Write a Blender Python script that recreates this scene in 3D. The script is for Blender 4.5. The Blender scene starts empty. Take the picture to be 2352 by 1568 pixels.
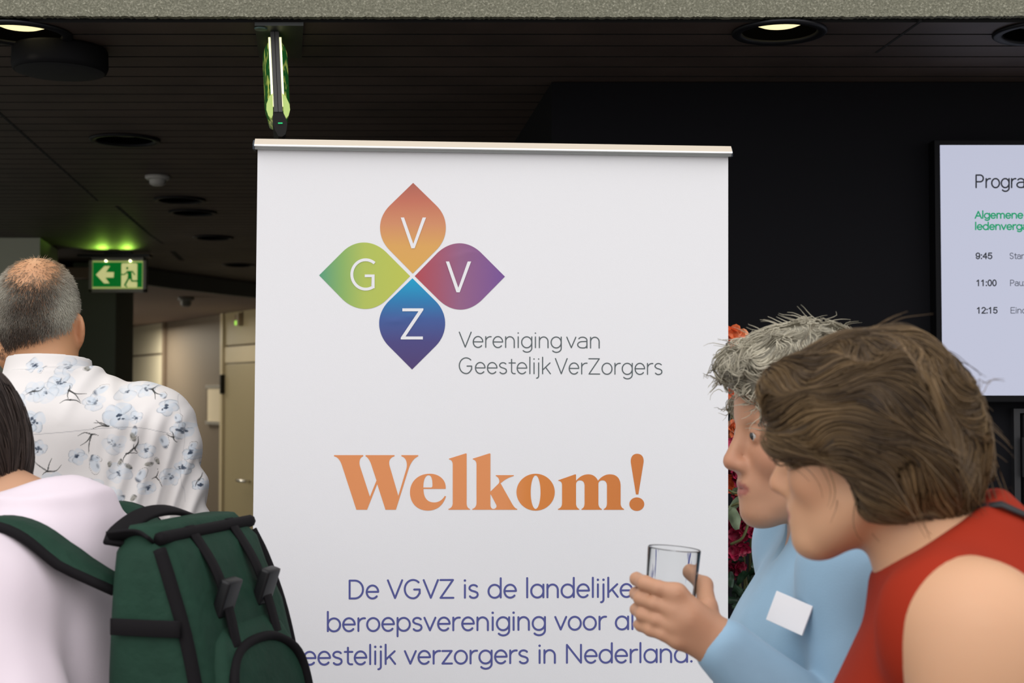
import bpy, bmesh, math, random
import numpy as np
from mathutils import Vector, Matrix, Euler, noise
from mathutils.geometry import tessellate_polygon

random.seed(7)
SC = bpy.context.scene
COL = SC.collection
PI = math.pi

# ------------------------------------------------------------------ camera
CAM_H = 1.68
FPX = 2352 * 50.0 / 36.0
PITCH = math.atan(116 / FPX)
cd = bpy.data.cameras.new('camera')
cd.lens = 50.0
cd.sensor_width = 36.0
cd.clip_start = 0.05
cd.clip_end = 200
cam = bpy.data.objects.new('camera', cd)
COL.objects.link(cam)
cam.location = (0, 0, CAM_H)
cam.rotation_euler = (PI / 2 + PITCH, 0, 0)
cd.dof.use_dof = True
cd.dof.focus_distance = 2.56
cd.dof.aperture_fstop = 7.0
SC.camera = cam

# ------------------------------------------------------------------ world, exposure
SC.view_settings.view_transform = 'Standard'
SC.view_settings.look = 'None'
SC.view_settings.exposure = 0.0
SC.view_settings.gamma = 1.0
SC.view_settings.use_curve_mapping = False
w = bpy.data.worlds.new('overcast_sky')
SC.world = w
w.use_nodes = True
nt = w.node_tree
nt.nodes.clear()
wo = nt.nodes.new('ShaderNodeOutputWorld')
bg = nt.nodes.new('ShaderNodeBackground')
tc = nt.nodes.new('ShaderNodeTexCoord')
sx = nt.nodes.new('ShaderNodeSeparateXYZ')
rp = nt.nodes.new('ShaderNodeValToRGB')
nt.links.new(tc.outputs['Generated'], sx.inputs[0])
mr = nt.nodes.new('ShaderNodeMapRange')
mr.inputs['From Min'].default_value = -0.1
mr.inputs['From Max'].default_value = 1.0
nt.links.new(sx.outputs['Z'], mr.inputs['Value'])
nt.links.new(mr.outputs[0], rp.inputs[0])
rp.color_ramp.elements[0].color = (0.55, 0.52, 0.50, 1)
rp.color_ramp.elements[1].color = (1.0, 1.0, 1.03, 1)
e = rp.color_ramp.elements.new(0.15)
e.color = (0.80, 0.79, 0.80, 1)
nt.links.new(rp.outputs[0], bg.inputs[0])
bg.inputs[1].default_value = 1.5
nt.links.new(bg.outputs[0], wo.inputs[0])

# soft bright patch of the overcast sky where the sun stands, behind and left of the camera
sd = bpy.data.lights.new('hazy_sun', 'SUN')
sd.energy = 0.85
sd.angle = math.radians(50)
sd.color = (1.0, 0.97, 0.93)
so = bpy.data.objects.new('hazy_sun', sd)
COL.objects.link(so)
so.rotation_euler = (math.radians(46), 0, math.radians(-28))


def area(name, loc, rot, sx_, sy_, power, color=(1, 1, 1)):
    d = bpy.data.lights.new(name, 'AREA')
    d.shape = 'RECTANGLE'
    d.size = sx_
    d.size_y = sy_
    d.energy = power
    d.color = color
    o = bpy.data.objects.new(name, d)
    COL.objects.link(o)
    o.location = loc
    o.rotation_euler = rot
    return o


# unseen area lights added to brighten the corridor and the interior's left side
area('corridor_fill', (-2.6, 10.6, 2.28), (0, 0, 0), 0.5, 1.2, 5, (1.0, 0.90, 0.74))  # added fill under the low ceiling, no fitting modelled
area('corridor_side_fill', (-5.3, 10.6, 1.5), (0, math.radians(-90), 0), 1.4, 1.6, 26, (1.0, 0.93, 0.80))  # added fill from the left; the wall has no window opening
area('corridor_far_fill', (-3.6, 12.7, 2.28), (0, 0, 0), 0.5, 0.8, 26, (1.0, 0.92, 0.76))  # added to brighten the cream panel at the far end
area('left_side_fill', (-5.3, 5.0, 1.4), (math.radians(0), math.radians(-90), 0), 1.6, 1.4, 10, (0.95, 1.0, 0.92))  # added fill beside the solid outer wall, no window there

# ------------------------------------------------------------------ pixel helpers (frame 2352 x 1568)
CP, SP = math.cos(PITCH), math.sin(PITCH)
CAMV = Vector((0, 0, CAM_H))


def ray(px, py):
    a = (px - 1176) / FPX
    b = (784 - py) / FPX
    return Vector((a, CP - b * SP, SP + b * CP))


def at(px, py, Y):
    d = ray(px, py)
    return CAMV + d * (Y / d.y)


def at_z(px, py, z):
    d = ray(px, py)
    return CAMV + d * ((z - CAM_H) / d.z)


def at_plane(px, py, p0, n):
    d = ray(px, py)
    return CAMV + d * ((p0 - CAMV).dot(n) / d.dot(n))


# ------------------------------------------------------------------ materials
MATS = {}


def mat(name, col, rough=0.6, metal=0.0, bump=None, var=None, emit=None, spec=0.5, sss=0.0, trans=0.0, coat=0.0, sheen=0.0):
    """Principled material; bump=(scale, strength, distance), var=(scale, amount) brightness mottling."""
    if name in MATS:
        return MATS[name]
    m = bpy.data.materials.new(name)
    MATS[name] = m
    m.use_nodes = True
    t = m.node_tree
    b = t.nodes['Principled BSDF']
    c = (col[0], col[1], col[2], 1)
    b.inputs['Base Color'].default_value = c
    b.inputs['Roughness'].default_value = rough
    b.inputs['Metallic'].default_value = metal
    b.inputs['Specular IOR Level'].default_value = spec
    if sss:
        b.inputs['Subsurface Weight'].default_value = sss
        b.inputs['Subsurface Radius'].default_value = (0.012, 0.005, 0.003)
        b.inputs['Subsurface Scale'].default_value = 1.0
    if trans:
        b.inputs['Transmission Weight'].default_value = trans
    if coat:
        b.inputs['Coat Weight'].default_value = coat
    if sheen:
        b.inputs['Sheen Weight'].default_value = sheen
    if emit:
        b.inputs['Emission Color'].default_value = (emit[0], emit[1], emit[2], 1)
        b.inputs['Emission Strength'].default_value = emit[3]
    if bump or var:
        co = t.nodes.new('ShaderNodeTexCoord')
    if var:
        n = t.nodes.new('ShaderNodeTexNoise')
        n.inputs['Scale'].default_value = var[0]
        n.inputs['Detail'].default_value = 4
        t.links.new(co.outputs['Object'], n.inputs['Vector'])
        mx = t.nodes.new('ShaderNodeMix')
        mx.data_type = 'RGBA'
        mx.inputs[6].default_value = tuple(x * (1 - var[1]) for x in col[:3]) + (1,)
        mx.inputs[7].default_value = tuple(x * (1 + var[1]) for x in col[:3]) + (1,)
        r = t.nodes.new('ShaderNodeMapRange')
        r.inputs['From Min'].default_value = 0.3
        r.inputs['From Max'].default_value = 0.7
        t.links.new(n.outputs['Fac'], r.inputs['Value'])
        t.links.new(r.outputs[0], mx.inputs[0])
        t.links.new(mx.outputs[2], b.inputs['Base Color'])
    if bump:
        n2 = t.nodes.new('ShaderNodeTexNoise')
        n2.inputs['Scale'].default_value = bump[0]
        n2.inputs['Detail'].default_value = 3
        t.links.new(co.outputs['Object'], n2.inputs['Vector'])
        bp = t.nodes.new('ShaderNodeBump')
        bp.inputs['Strength'].default_value = bump[1]
        bp.inputs['Distance'].default_value = bump[2]
        t.links.new(n2.outputs['Fac'], bp.inputs['Height'])
        t.links.new(bp.outputs[0], b.inputs['Normal'])
    return m


def attr_mat(name, attr='col', rough=0.6, bump=None, sss=0.0, spec=0.5, sheen=0.0):
    if name in MATS:
        return MATS[name]
    m = mat(name, (1, 1, 1), rough=rough, bump=bump, sss=sss, spec=spec, sheen=sheen)
    t = m.node_tree
    a = t.nodes.new('ShaderNodeAttribute')
    a.attribute_name = attr
    t.links.new(a.outputs['Color'], t.nodes['Principled BSDF'].inputs['Base Color'])
    return m


def ramp_mat(name, axis, stops, rough=0.7):
    """printed colour gradient along a Generated axis"""
    m = mat(name, (1, 1, 1), rough=rough)
    t = m.node_tree
    co = t.nodes.new('ShaderNodeTexCoord')
    s = t.nodes.new('ShaderNodeSeparateXYZ')
    t.links.new(co.outputs['Generated'], s.inputs[0])
    r = t.nodes.new('ShaderNodeValToRGB')
    t.links.new(s.outputs[axis], r.inputs[0])
    r.color_ramp.elements[0].position = stops[0][0]
    r.color_ramp.elements[0].color = stops[0][1] + (1,)
    r.color_ramp.elements[1].position = stops[-1][0]
    r.color_ramp.elements[1].color = stops[-1][1] + (1,)
    for p, c in stops[1:-1]:
        el = r.color_ramp.elements.new(p)
        el.color = c + (1,)
    t.links.new(r.outputs[0], t.nodes['Principled BSDF'].inputs['Base Color'])
    return m


def srgb(r, g, b):
    def f(v):
        v /= 255.0
        return v / 12.92 if v <= 0.04045 else ((v + 0.055) / 1.055) ** 2.4
    return (f(r), f(g), f(b))


# ------------------------------------------------------------------ object helpers
def world_of(o):
    m = o.matrix_basis.copy()
    p = o.parent
    while p:
        m = p.matrix_basis @ m
        p = p.parent
    return m


def link(name, me, m, parent=None, smooth=False):
    """link a mesh whose coordinates are world coordinates"""
    o = bpy.data.objects.new(name, me)
    COL.objects.link(o)
    if m is not None:
        for x in (m if isinstance(m, (list, tuple)) else [m]):
            me.materials.append(x)
    if parent:
        o.parent = parent
        me.transform(world_of(parent).inverted())
    if smooth:
        me.polygons.foreach_set('use_smooth', [True] * len(me.polygons))
    me.update()
    return o


def obj(name, bm, m, parent=None, smooth=False, recalc=True):
    if recalc:
        bmesh.ops.recalc_face_normals(bm, faces=bm.faces)
    me = bpy.data.meshes.new(name)
    bm.to_mesh(me)
    bm.free()
    return link(name, me, m, parent, smooth)


def tag(o, label=None, cat=None, group=None, kind=None):
    if label:
        o['label'] = label
    if cat:
        o['category'] = cat
    if group:
        o['group'] = group
    if kind:
        o['kind'] = kind
    return o


def thing(name, label, cat, loc=(0, 0, 0), rotz=0.0, group=None):
    o = bpy.data.objects.new(name, None)
    COL.objects.link(o)
    o.empty_display_size = 0.05
    o.location = loc
    o.rotation_euler = (0, 0, rotz)
    return tag(o, label, cat, group)


def add_box(bm, lo, hi, M=None, bev=0.0):
    r = bmesh.ops.create_cube(bm, size=1.0)
    vs = r['verts']
    c = [(lo[i] + hi[i]) / 2 for i in range(3)]
    s = [abs(hi[i] - lo[i]) for i in range(3)]
    for v in vs:
        v.co = Vector((c[0] + v.co.x * s[0], c[1] + v.co.y * s[1], c[2] + v.co.z * s[2]))
    if bev:
        es = list({e for v in vs for e in v.link_edges})
        rr = bmesh.ops.bevel(bm, geom=es, offset=bev, segments=2, affect='EDGES', profile=0.7)
        vs = list({v for f in rr['faces'] for v in f.verts} | {v for v in vs if v.is_valid})
    if M is not None:
        for v in vs:
            v.co = M @ v.co
    return vs


def add_lathe(bm, prof, seg=32, M=None, close=False):
    """prof list of (r, z)"""
    rings = []
    for r, z in prof:
        if r < 1e-6:
            v = bm.verts.new((0, 0, z))
            rings.append([v] * seg)
        else:
            rings.append([bm.verts.new((r * math.cos(2 * PI * k / seg), r * math.sin(2 * PI * k / seg), z)) for k in range(seg)])
    pairs = list(zip(rings, rings[1:]))
    if close:
        pairs.append((rings[-1], rings[0]))
    for a, b in pairs:
        for k in range(seg):
            q = [a[k], a[(k + 1) % seg], b[(k + 1) % seg], b[k]]
            u = []
            for v in q:
                if v not in u:
                    u.append(v)
            if len(u) > 2:
                try:
                    bm.faces.new(u)
                except ValueError:
                    pass
    vs = {v for r in rings for v in r}
    if M is not None:
        for v in vs:
            v.co = M @ v.co
    return vs


def frame_dirs(pts):
    """parallel-transport frames along a polyline"""
    T = []
    n = len(pts)
    for i in range(n):
        d = pts[min(i + 1, n - 1)] - pts[max(i - 1, 0)]
        T.append(d.normalized())
    up = Vector((0, 0, 1)) if abs(T[0].z) < 0.9 else Vector((1, 0, 0))
    N = (up - T[0] * up.dot(T[0])).normalized()
    out = []
    for i in range(n):
        N = (N - T[i] * N.dot(T[i]))
        N = N.normalized() if N.length > 1e-6 else T[i].orthogonal().normalized()
        out.append((T[i], N, T[i].cross(N)))
    return out


def add_tube(bm, pts, rad, seg=8, caps=True):
    pts = [Vector(p) for p in pts]
    if not isinstance(rad, (list, tuple)):
        rad = [rad] * len(pts)
    rings = []
    for p, (T, N, B), r in zip(pts, frame_dirs(pts), rad):
        rings.append([bm.verts.new(p + (N * math.cos(2 * PI * k / seg) + B * math.sin(2 * PI * k / seg)) * r) for k in range(seg)])
    for a, b in zip(rings, rings[1:]):
        for k in range(seg):
            bm.faces.new((a[k], a[(k + 1) % seg], b[(k + 1) % seg], b[k]))
    if caps:
        bm.faces.new(rings[0][::-1])
        bm.faces.new(rings[-1])


def add_ribbon(bm, pts, widths, thick, side):
    """strap of given width along pts; side(i) gives the width direction"""
    pts = [Vector(p) for p in pts]
    rings = []
    n = len(pts)
    for i, p in enumerate(pts):
        T = (pts[min(i + 1, n - 1)] - pts[max(i - 1, 0)]).normalized()
        s = Vector(side(i) if callable(side) else side)
        s = (s - T * s.dot(T)).normalized()
        u = T.cross(s)
        w = widths[i] if isinstance(widths, (list, tuple)) else widths
        h = thick / 2
        prof = [(-w / 2, -h * .5), (-w / 2 + h * .6, -h), (w / 2 - h * .6, -h), (w / 2, -h * .5), (w / 2, h * .5), (w / 2 - h * .6, h), (-w / 2 + h * .6, h), (-w / 2, h * .5)]
        rings.append([bm.verts.new(p + s * a + u * b) for a, b in prof])
    for a, b in zip(rings, rings[1:]):
        for k in range(8):
            bm.faces.new((a[k], a[(k + 1) % 8], b[(k + 1) % 8], b[k]))
    bm.faces.new(rings[0][::-1])
    bm.faces.new(rings[-1])


def smooth_path(pts, n=8):
    """Catmull-Rom through pts"""
    P = [Vector(p) for p in pts]
    P = [P[0] * 2 - P[1]] + P + [P[-1] * 2 - P[-2]]
    out = []
    for i in range(1, len(P) - 2):
        for k in range(n):
            t = k / n
            a, b, c, d = P[i - 1], P[i], P[i + 1], P[i + 2]
            out.append(0.5 * ((2 * b) + (c - a) * t + (2 * a - 5 * b + 4 * c - d) * t * t + (3 * b - a - 3 * c + d) * t ** 3))
    out.append(P[-2])
    return out


def fill_loops(bm, loops, M):
    """flat polygon with holes; loops of (x,y); M maps (x,y) to a point"""
    vs = [[Vector((p[0], p[1], 0)) for p in lp] for lp in loops]
    flat = [p for lp in vs for p in lp]
    tris = tessellate_polygon(vs)
    bv = [bm.verts.new(M(p.x, p.y)) for p in flat]
    for t in tris:
        try:
            bm.faces.new([bv[i] for i in t])
        except ValueError:
            pass


def path(cmds, n=14):
    """outline from (M|L,x,y) and (C, x1,y1,x2,y2,x,y) tuples"""
    out = []
    for c in cmds:
        if c[0] in 'ML':
            out.append((c[1], c[2]))
        else:
            x0, y0 = out[-1]
            for k in range(1, n + 1):
                t = k / n
                u = 1 - t
                out.append((u ** 3 * x0 + 3 * u * u * t * c[1] + 3 * u * t * t * c[3] + t ** 3 * c[5],
                            u ** 3 * y0 + 3 * u * u * t * c[2] + 3 * u * t * t * c[4] + t ** 3 * c[6]))
    return out


def ell(cx, cy, rx, ry, n=40):
    return [(cx + rx * math.cos(2 * PI * k / n), cy + ry * math.sin(2 * PI * k / n)) for k in range(n)]


def add_stroke(bm, pts, w, M, cap='round', lift=Vector((0, -1, 0))):
    """flat monoline stroke, mapped by M(x,y); every piece lies a hair above the one before"""
    n = len(pts)
    P = [Vector((p[0], p[1])) for p in pts]
    up = [0]

    def face(qs):
        up[0] += 1
        o = lift * (up[0] * 4e-6)
        bm.faces.new([bm.verts.new(M(x, y) + o) for x, y in qs])

    def disc(c):
        face([(c.x + w / 2 * math.cos(2 * PI * k / 14), c.y + w / 2 * math.sin(2 * PI * k / 14)) for k in range(14)])
    if n == 1:
        disc(P[0])
        return
    for i in range(n - 1):
        d = P[i + 1] - P[i]
        if d.length < 1e-6:
            continue
        d.normalize()
        nn = Vector((-d.y, d.x)) * (w / 2)
        face([(q.x, q.y) for q in (P[i] + nn, P[i] - nn, P[i + 1] - nn, P[i + 1] + nn)])
        if i > 0:
            disc(P[i])
    if cap == 'round':
        disc(P[0])
        disc(P[-1])
# ================================================================== the setting
ZC = 2.43      # ceiling of dark planks
M_plank = mat('dark_stained_wood', srgb(70, 57, 51), rough=0.6, var=(6, 0.25), bump=(40, 0.15, 0.002))
M_gap = mat('plank_gap_black', (0.002, 0.002, 0.002), rough=0.9)
M_black = mat('black_wall_paint', (0.0060, 0.0060, 0.0078), rough=0.8, spec=0.12)
M_dark = mat('dark_green_grey_paint', srgb(52, 56, 50), rough=0.8)
M_grey = mat('grey_green_paint', srgb(172, 174, 156), rough=0.8, bump=(200, 0.1, 0.001))
M_cream = mat('cream_wall_panel', srgb(205, 196, 172), rough=0.6)
M_taupe = mat('taupe_wall_panel', srgb(122, 110, 96), rough=0.6)
M_doorm = mat('beige_door_leaf', srgb(178, 164, 128), rough=0.5)
M_frame = mat('pale_door_frame', srgb(215, 200, 165), rough=0.5)
M_floor = mat('grey_concrete_floor', (0.13, 0.127, 0.12), rough=0.6, var=(3, 0.2))

# ground and floor in one slab
bm = bmesh.new()
add_box(bm, (-7, -9, -0.2), (7, 17, 0))
tag(obj('floor', bm, M_floor), kind='structure')

# plank ceiling: each plank a shallow board with a dark gap, all along x
Y0 = 2.865
bm = bmesh.new()
k = 0
y = Y0
while y < 10.4:
    xr = 5.5
    if y > 3.40:
        xr = 0.30 if y < 4.5 else (0.10 if y < 5.6 else -0.05)
    if y > 8.6:
        xr = -0.6
    add_box(bm, (-5.5, y, ZC), (xr, y + 0.091, ZC + 0.012))
    y += 0.1
bm.normal_update()
for fce in bm.faces:
    if abs(fce.normal.z) < 0.5:
        fce.material_index = 1
ceil_o = tag(obj('ceiling', bm, [M_plank, M_gap]), kind='structure')
bm = bmesh.new()
add_box(bm, (-5.6, Y0 - 0.02, ZC + 0.0125), (5.6, 16, ZC + 0.1))
o = void_o = obj('ceiling_void', bm, M_gap)
tag(o, kind='structure')

# panel seams of the plank ceiling
def seam(pts, w, i):
    bm = bmesh.new()
    for (a, b) in zip(pts, pts[1:]):
        p, q = at_z(a[0], a[1], ZC - 0.001), at_z(b[0], b[1], ZC - 0.001)
        d = (q - p).normalized()
        s = Vector((-d.y, d.x, 0)) * w / 2
        vs = [p - s, q - s, q + s, p + s]
        lo = [bm.verts.new(v) for v in vs]
        hi = [bm.verts.new(v + Vector((0, 0, 0.011))) for v in vs]
        bm.faces.new(lo)
        bm.faces.new(hi[::-1])
        for k in range(4):
            bm.faces.new((lo[k], lo[(k + 1) % 4], hi[(k + 1) % 4], hi[k]))
    tag(obj('trim_%d' % i, bm, M_gap), kind='structure')


seam([(-20, 243), (225, 462)], 0.008, 1)
seam([(268, 474), (345, 540), (375, 560)], 0.014, 2)
seam([(396, 577), (418, 598)], 0.03, 3)
seam([(2012, 122), (2114, 50)], 0.006, 4)

# facade above the entrance: rough plaster lintel, lit from outside
m = mat('rough_plaster', srgb(139, 138, 117), rough=0.7)
t = m.node_tree
co = t.nodes.new('ShaderNodeTexCoord')
vn = t.nodes.new('ShaderNodeTexNoise')
vn.inputs['Scale'].default_value = 220
vn.inputs['Detail'].default_value = 5
vn.inputs['Roughness'].default_value = 0.65
t.links.new(co.outputs['Object'], vn.inputs['Vector'])
vr = t.nodes.new('ShaderNodeValToRGB')
vr.color_ramp.elements[0].position = 0.30
vr.color_ramp.elements[0].color = srgb(92, 91, 75) + (1,)
vr.color_ramp.elements[1].position = 0.72
vr.color_ramp.elements[1].color = srgb(180, 177, 158) + (1,)
el = vr.color_ramp.elements.new(0.55)
el.color = srgb(126, 125, 106) + (1,)
t.links.new(vn.outputs['Fac'], vr.inputs[0])
t.links.new(vr.outputs[0], t.nodes['Principled BSDF'].inputs['Base Color'])
bp = t.nodes.new('ShaderNodeBump')
bp.inputs['Strength'].default_value = 0.9
bp.inputs['Distance'].default_value = 0.004
t.links.new(vn.outputs['Fac'], bp.inputs['Height'])
t.links.new(bp.outputs[0], t.nodes['Principled BSDF'].inputs['Normal'])
M_plaster = m
bm = bmesh.new()
zb = at(1176, 40, 2.84).z
nx = 900
rng = random.Random(3)
# lintel with a slightly crumbly lower edge
vb, vt = [], []
for i in range(nx + 1):
    x = -1.6 + 3.2 * i / nx
    z = zb + 0.003 + rng.uniform(-0.0012, 0.0012) - 0.002 * (1 - (x / 1.02) ** 2)
    vb.append(bm.verts.new((x, 2.84, z)))
    vt.append((bm.verts.new((x, 2.84, zb + 0.03)), bm.verts.new((x, 2.858, z))))
for i in range(nx):
    bm.faces.new((vb[i], vb[i + 1], vt[i + 1][0], vt[i][0]))
    bm.faces.new((vb[i], vb[i + 1], vt[i + 1][1], vt[i][1]))
add_box(bm, (-5.5, 2.84, zb + 0.03), (5.5, 3.0 - 0.14, 4.6))
add_box(bm, (-5.5, 2.841, zb), (-1.6, 2.86, zb + 0.03))
add_box(bm, (1.6, 2.841, zb), (5.5, 2.86, zb + 0.03))
tag(obj('wall_front', bm, M_plaster, recalc=False), kind='structure')
for sx0, sx1, nm in ((-5.7, -5.5, 'wall_outer_left'), (5.5, 5.7, 'wall_outer_right')):
    bm = bmesh.new()
    add_box(bm, (sx0, 2.84, 0), (sx1, 16.2, 4.6))
    tag(obj(nm, bm, M_dark), kind='structure')
bm = bmesh.new()
add_box(bm, (-5.7, 16.0, 0), (5.7, 16.2, 3))
tag(obj('wall_back', bm, M_dark), kind='structure')

# black wall block on the right, with its return running back
yb = 3.415
c1 = at_z(1268, 180, ZC)
c2 = at_z(1183, 322, ZC)
bm = bmesh.new()
base = [(c1.x, yb), (5.5, yb), (5.5, 7.0), (c2.x - 0.1, 7.0), (c2.x, c2.y)]
lo = [bm.verts.new((a, b, 0)) for a, b in base]
hi = [bm.verts.new((a, b, ZC - 0.002)) for a, b in base]
bm.faces.new(lo)
bm.faces.new(hi)
for k in range(5):
    bm.faces.new((lo[k], lo[(k + 1) % 5], hi[(k + 1) % 5], hi[k]))
tag(obj('wall_right', bm, M_black), kind='structure')

# grey wall block at far left, behind the man
p1 = at_z(92, 545, ZC)
p2 = at_z(133, 573, ZC)
bm = bmesh.new()
base = [(-5.5, p1.y), (p1.x, p1.y), (p2.x, p2.y), (-5.5, p2.y)]
lo = [bm.verts.new((a, b, 0)) for a, b in base]
hi = [bm.verts.new((a, b, ZC - 0.002)) for a, b in base]
bm.faces.new(lo)
bm.faces.new(hi)
for k in range(4):
    bm.faces.new((lo[k], lo[(k + 1) % 4], hi[(k + 1) % 4], hi[k]))
tag(obj('wall_left', bm, M_grey), kind='structure')

# dark square pillar behind the exit sign
a1 = at_z(168, 603, ZC)
a2 = at_z(267, 603, ZC)
a3 = Vector((at(307, 640, a1.y + 0.42).x, a1.y + 0.42, 0))
bm = bmesh.new()
base = [(a1.x, a1.y), (a2.x, a2.y), (a3.x, a3.y), (a1.x, a3.y)]
lo = [bm.verts.new((a, b, 0)) for a, b in base]
hi = [bm.verts.new((a, b, ZC - 0.002)) for a, b in base]
bm.faces.new(lo)
bm.faces.new(hi)
for k in range(4):
    bm.faces.new((lo[k], lo[(k + 1) % 4], hi[(k + 1) % 4], hi[k]))
tag(obj('wall_pillar', bm, mat('dark_pillar_paint', srgb(122, 130, 118), rough=0.75)), kind='structure')

# curved bulkhead stepping down to the lower corridor ceiling
ZL = CAM_H + 0.65
pts = [at_z(*p, ZC) for p in ((250, 597), (300, 609), (345, 617), (400, 626), (455, 633), (520, 642), (586, 650), (680, 662), (820, 676))]
pts = smooth_path([(p.x, p.y, 0) for p in pts], 5)
bm = bmesh.new()
fl = [bm.verts.new((p.x, p.y, ZL)) for p in pts]
fh = [bm.verts.new((p.x, p.y, ZC - 0.002)) for p in pts]
bl = [bm.verts.new((p.x - 0.03, p.y + 0.04, ZL)) for p in pts]
bh = [bm.verts.new((p.x - 0.03, p.y + 0.04, ZC - 0.002)) for p in pts]
n = len(pts)
for i in range(n - 1):
    bm.faces.new((fl[i], fl[i + 1], fh[i + 1], fh[i]))
    bm.faces.new((bl[i], bl[i + 1], bh[i + 1], bh[i]))
    bm.faces.new((fl[i], fl[i + 1], bl[i + 1], bl[i]))
    bm.faces.new((fh[i], fh[i + 1], bh[i + 1], bh[i]))
tag(obj('trim_bulkhead', bm, mat('bulkhead_dark_paint', srgb(112, 112, 102), rough=0.8)), kind='structure')
bm = bmesh.new()
lo = [(p.x - 0.03, p.y + 0.04) for p in pts]
ring = lo + [(lo[-1][0], 15.9), (lo[0][0] - 1.6, 15.9), (lo[0][0] - 1.6, lo[0][1])]
fill_loops(bm, [ring], lambda x, y: Vector((x, y, ZL + 0.001)))
r = bmesh.ops.extrude_face_region(bm, geom=bm.faces[:])
for v in r['geom']:
    if isinstance(v, bmesh.types.BMVert):
        v.co.z += 0.06
tag(obj('ceiling_corridor', bm, mat('corridor_ceiling_paint', srgb(140, 122, 112), rough=0.85)), kind='structure')

# corridor wall with door, running obliquely away to the left
w0 = at_z(585, 711, ZL)
w1 = at_z(310, 751, ZL)
wd = Vector((w1.x - w0.x, w1.y - w0.y, 0)).normalized()      # direction away
wn = Vector((-wd.y, wd.x, 0))
if wn.y > 0:
    wn = -wn                                                # faces the camera
WP = Vector((w0.x, w0.y, 0))


def wall_s(px, py=900):
    """distance along the corridor wall of a pixel column"""
    p = at_plane(px, py, WP, wn)
    return (p - WP).dot(wd)


def wall_z(px, py):
    return at_plane(px, py, WP, wn).z


def add_wallbox(bm, s0, s1, z0, z1, d0, d1, bev=0.0):
    """box on the corridor wall; d toward the viewer"""
    M = Matrix(((wd.x, -wn.x, 0, WP.x), (wd.y, -wn.y, 0, WP.y), (0, 0, 1, 0), (0, 0, 0, 1)))
    return add_box(bm, (s0, -d1, z0), (s1, -d0, z1), M, bev)


bm = bmesh.new()
s_far, s_near = wall_s(300), wall_s(900)
add_wallbox(bm, s_near, s_far + 1.5, 0, ZL, -0.15, 0.0)
tag(obj('wall_corridor', bm, M_taupe), kind='structure')
# cream panel at the far end, in two sheets
bm = bmesh.new()
zz = wall_z(345, 815)
add_wallbox(bm, wall_s(377), wall_s(296), zz + 0.01, ZL, 0.0, 0.02)
add_wallbox(bm, wall_s(377), wall_s(296), 0, zz - 0.01, 0.0, 0.02)
tag(obj('wall_corridor_panel', bm, M_cream), kind='structure')
bm = bmesh.new()
add_wallbox(bm, wall_s(383.5), wall_s(378), 0, ZL, 0.0, 0.03)
tag(obj('trim_5', bm, mat('brown_joint_strip', srgb(120, 104, 88), rough=0.6)), kind='structure')

# door_1 with frame, transom panel, hinge and handle
sA, sB = wall_s(524), wall_s(524) - 1.0
zt = wall_z(556, 795)
dr = tag(bpy.data.objects.new('door_1', None), kind='structure')
COL.objects.link(dr)
dr.location = WP + wd * ((sA + sB) / 2)
bm = bmesh.new()
add_wallbox(bm, sB + 0.0, sA, 0.01, zt - 0.14, 0.0, 0.03, 0.004)
obj('door_leaf', bm, M_doorm, dr)
bm = bmesh.new()
add_wallbox(bm, sB, sA, zt - 0.13, zt, 0.0, 0.034)
obj('door_head', bm, M_frame, dr)
bm = bmesh.new()
add_wallbox(bm, sB, sA, zt + 0.015, ZL, 0.0, 0.03)
obj('transom_panel', bm, M_doorm, dr)
bm = bmesh.new()
add_wallbox(bm, sA + 0.008, wall_s(518), 0, ZL, 0.0, 0.05)
obj('door_frame', bm, M_frame, dr)
bm = bmesh.new()
add_wallbox(bm, sA - 0.006, sA + 0.022, wall_z(524, 904), wall_z(524, 860), 0.03, 0.065, 0.003)
obj('hinge', bm, mat('dark_hinge_metal', (0.02, 0.018, 0.015), rough=0.4, metal=0.6), dr)
hz = wall_z(575, 1103)
hs = wall_s(571)
hm = bmesh.new()
pA = WP + wd * hs + wn * 0.03 + Vector((0, 0, hz))
add_tube(hm, smooth_path([pA - wd * 0.13, pA - wd * 0.13 + wn * 0.045, pA - wd * 0.10 + wn * 0.06, pA + wn * 0.06], 4), 0.011, 10)
obj('door_handle', hm, mat('brushed_steel', (0.75, 0.74, 0.72), rough=0.25, metal=1.0), dr, True)

# black service door right below the screen
g0 = at(2321, 940, yb)
g1 = at(2339, 950, yb)
dr2 = tag(bpy.data.objects.new('door_2', None), kind='structure')
COL.objects.link(dr2)
dr2.location = (g1.x + 0.3, yb, 0)
M_bdoor = mat('black_door_paint', (0.012, 0.012, 0.014), rough=0.55)
bm = bmesh.new()
zt2 = at(2330, 938, yb).z
add_box(bm, (g0.x, yb - 0.022, 0), (g1.x - 0.004, yb, zt2))
add_box(bm, (g1.x - 0.004, yb - 0.022, at(2345, 948, yb).z), (g0.x + 0.75, yb, zt2))
add_box(bm, (g0.x + 0.70, yb - 0.022, 0), (g0.x + 0.75, yb, zt2 - 0.02))
obj('door_frame', bm, M_bdoor, dr2)
bm = bmesh.new()
add_box(bm, (g1.x + 0.003, yb - 0.028, 0.01), (g0.x + 0.70, yb, at(2345, 951, yb).z), None, 0.003)
obj('door_leaf', bm, M_bdoor, dr2)
bm = bmesh.new()
hzz = (at(2338, 1093, yb).z, at(2338, 1003, yb).z)
add_tube(bm, [(g1.x, yb - 0.034, hzz[0]), (g1.x, yb - 0.034, hzz[1])], 0.006, 10)
obj('hinge', bm, mat('black_hinge', (0.015, 0.015, 0.016), rough=0.35, metal=0.4), dr2)
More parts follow.
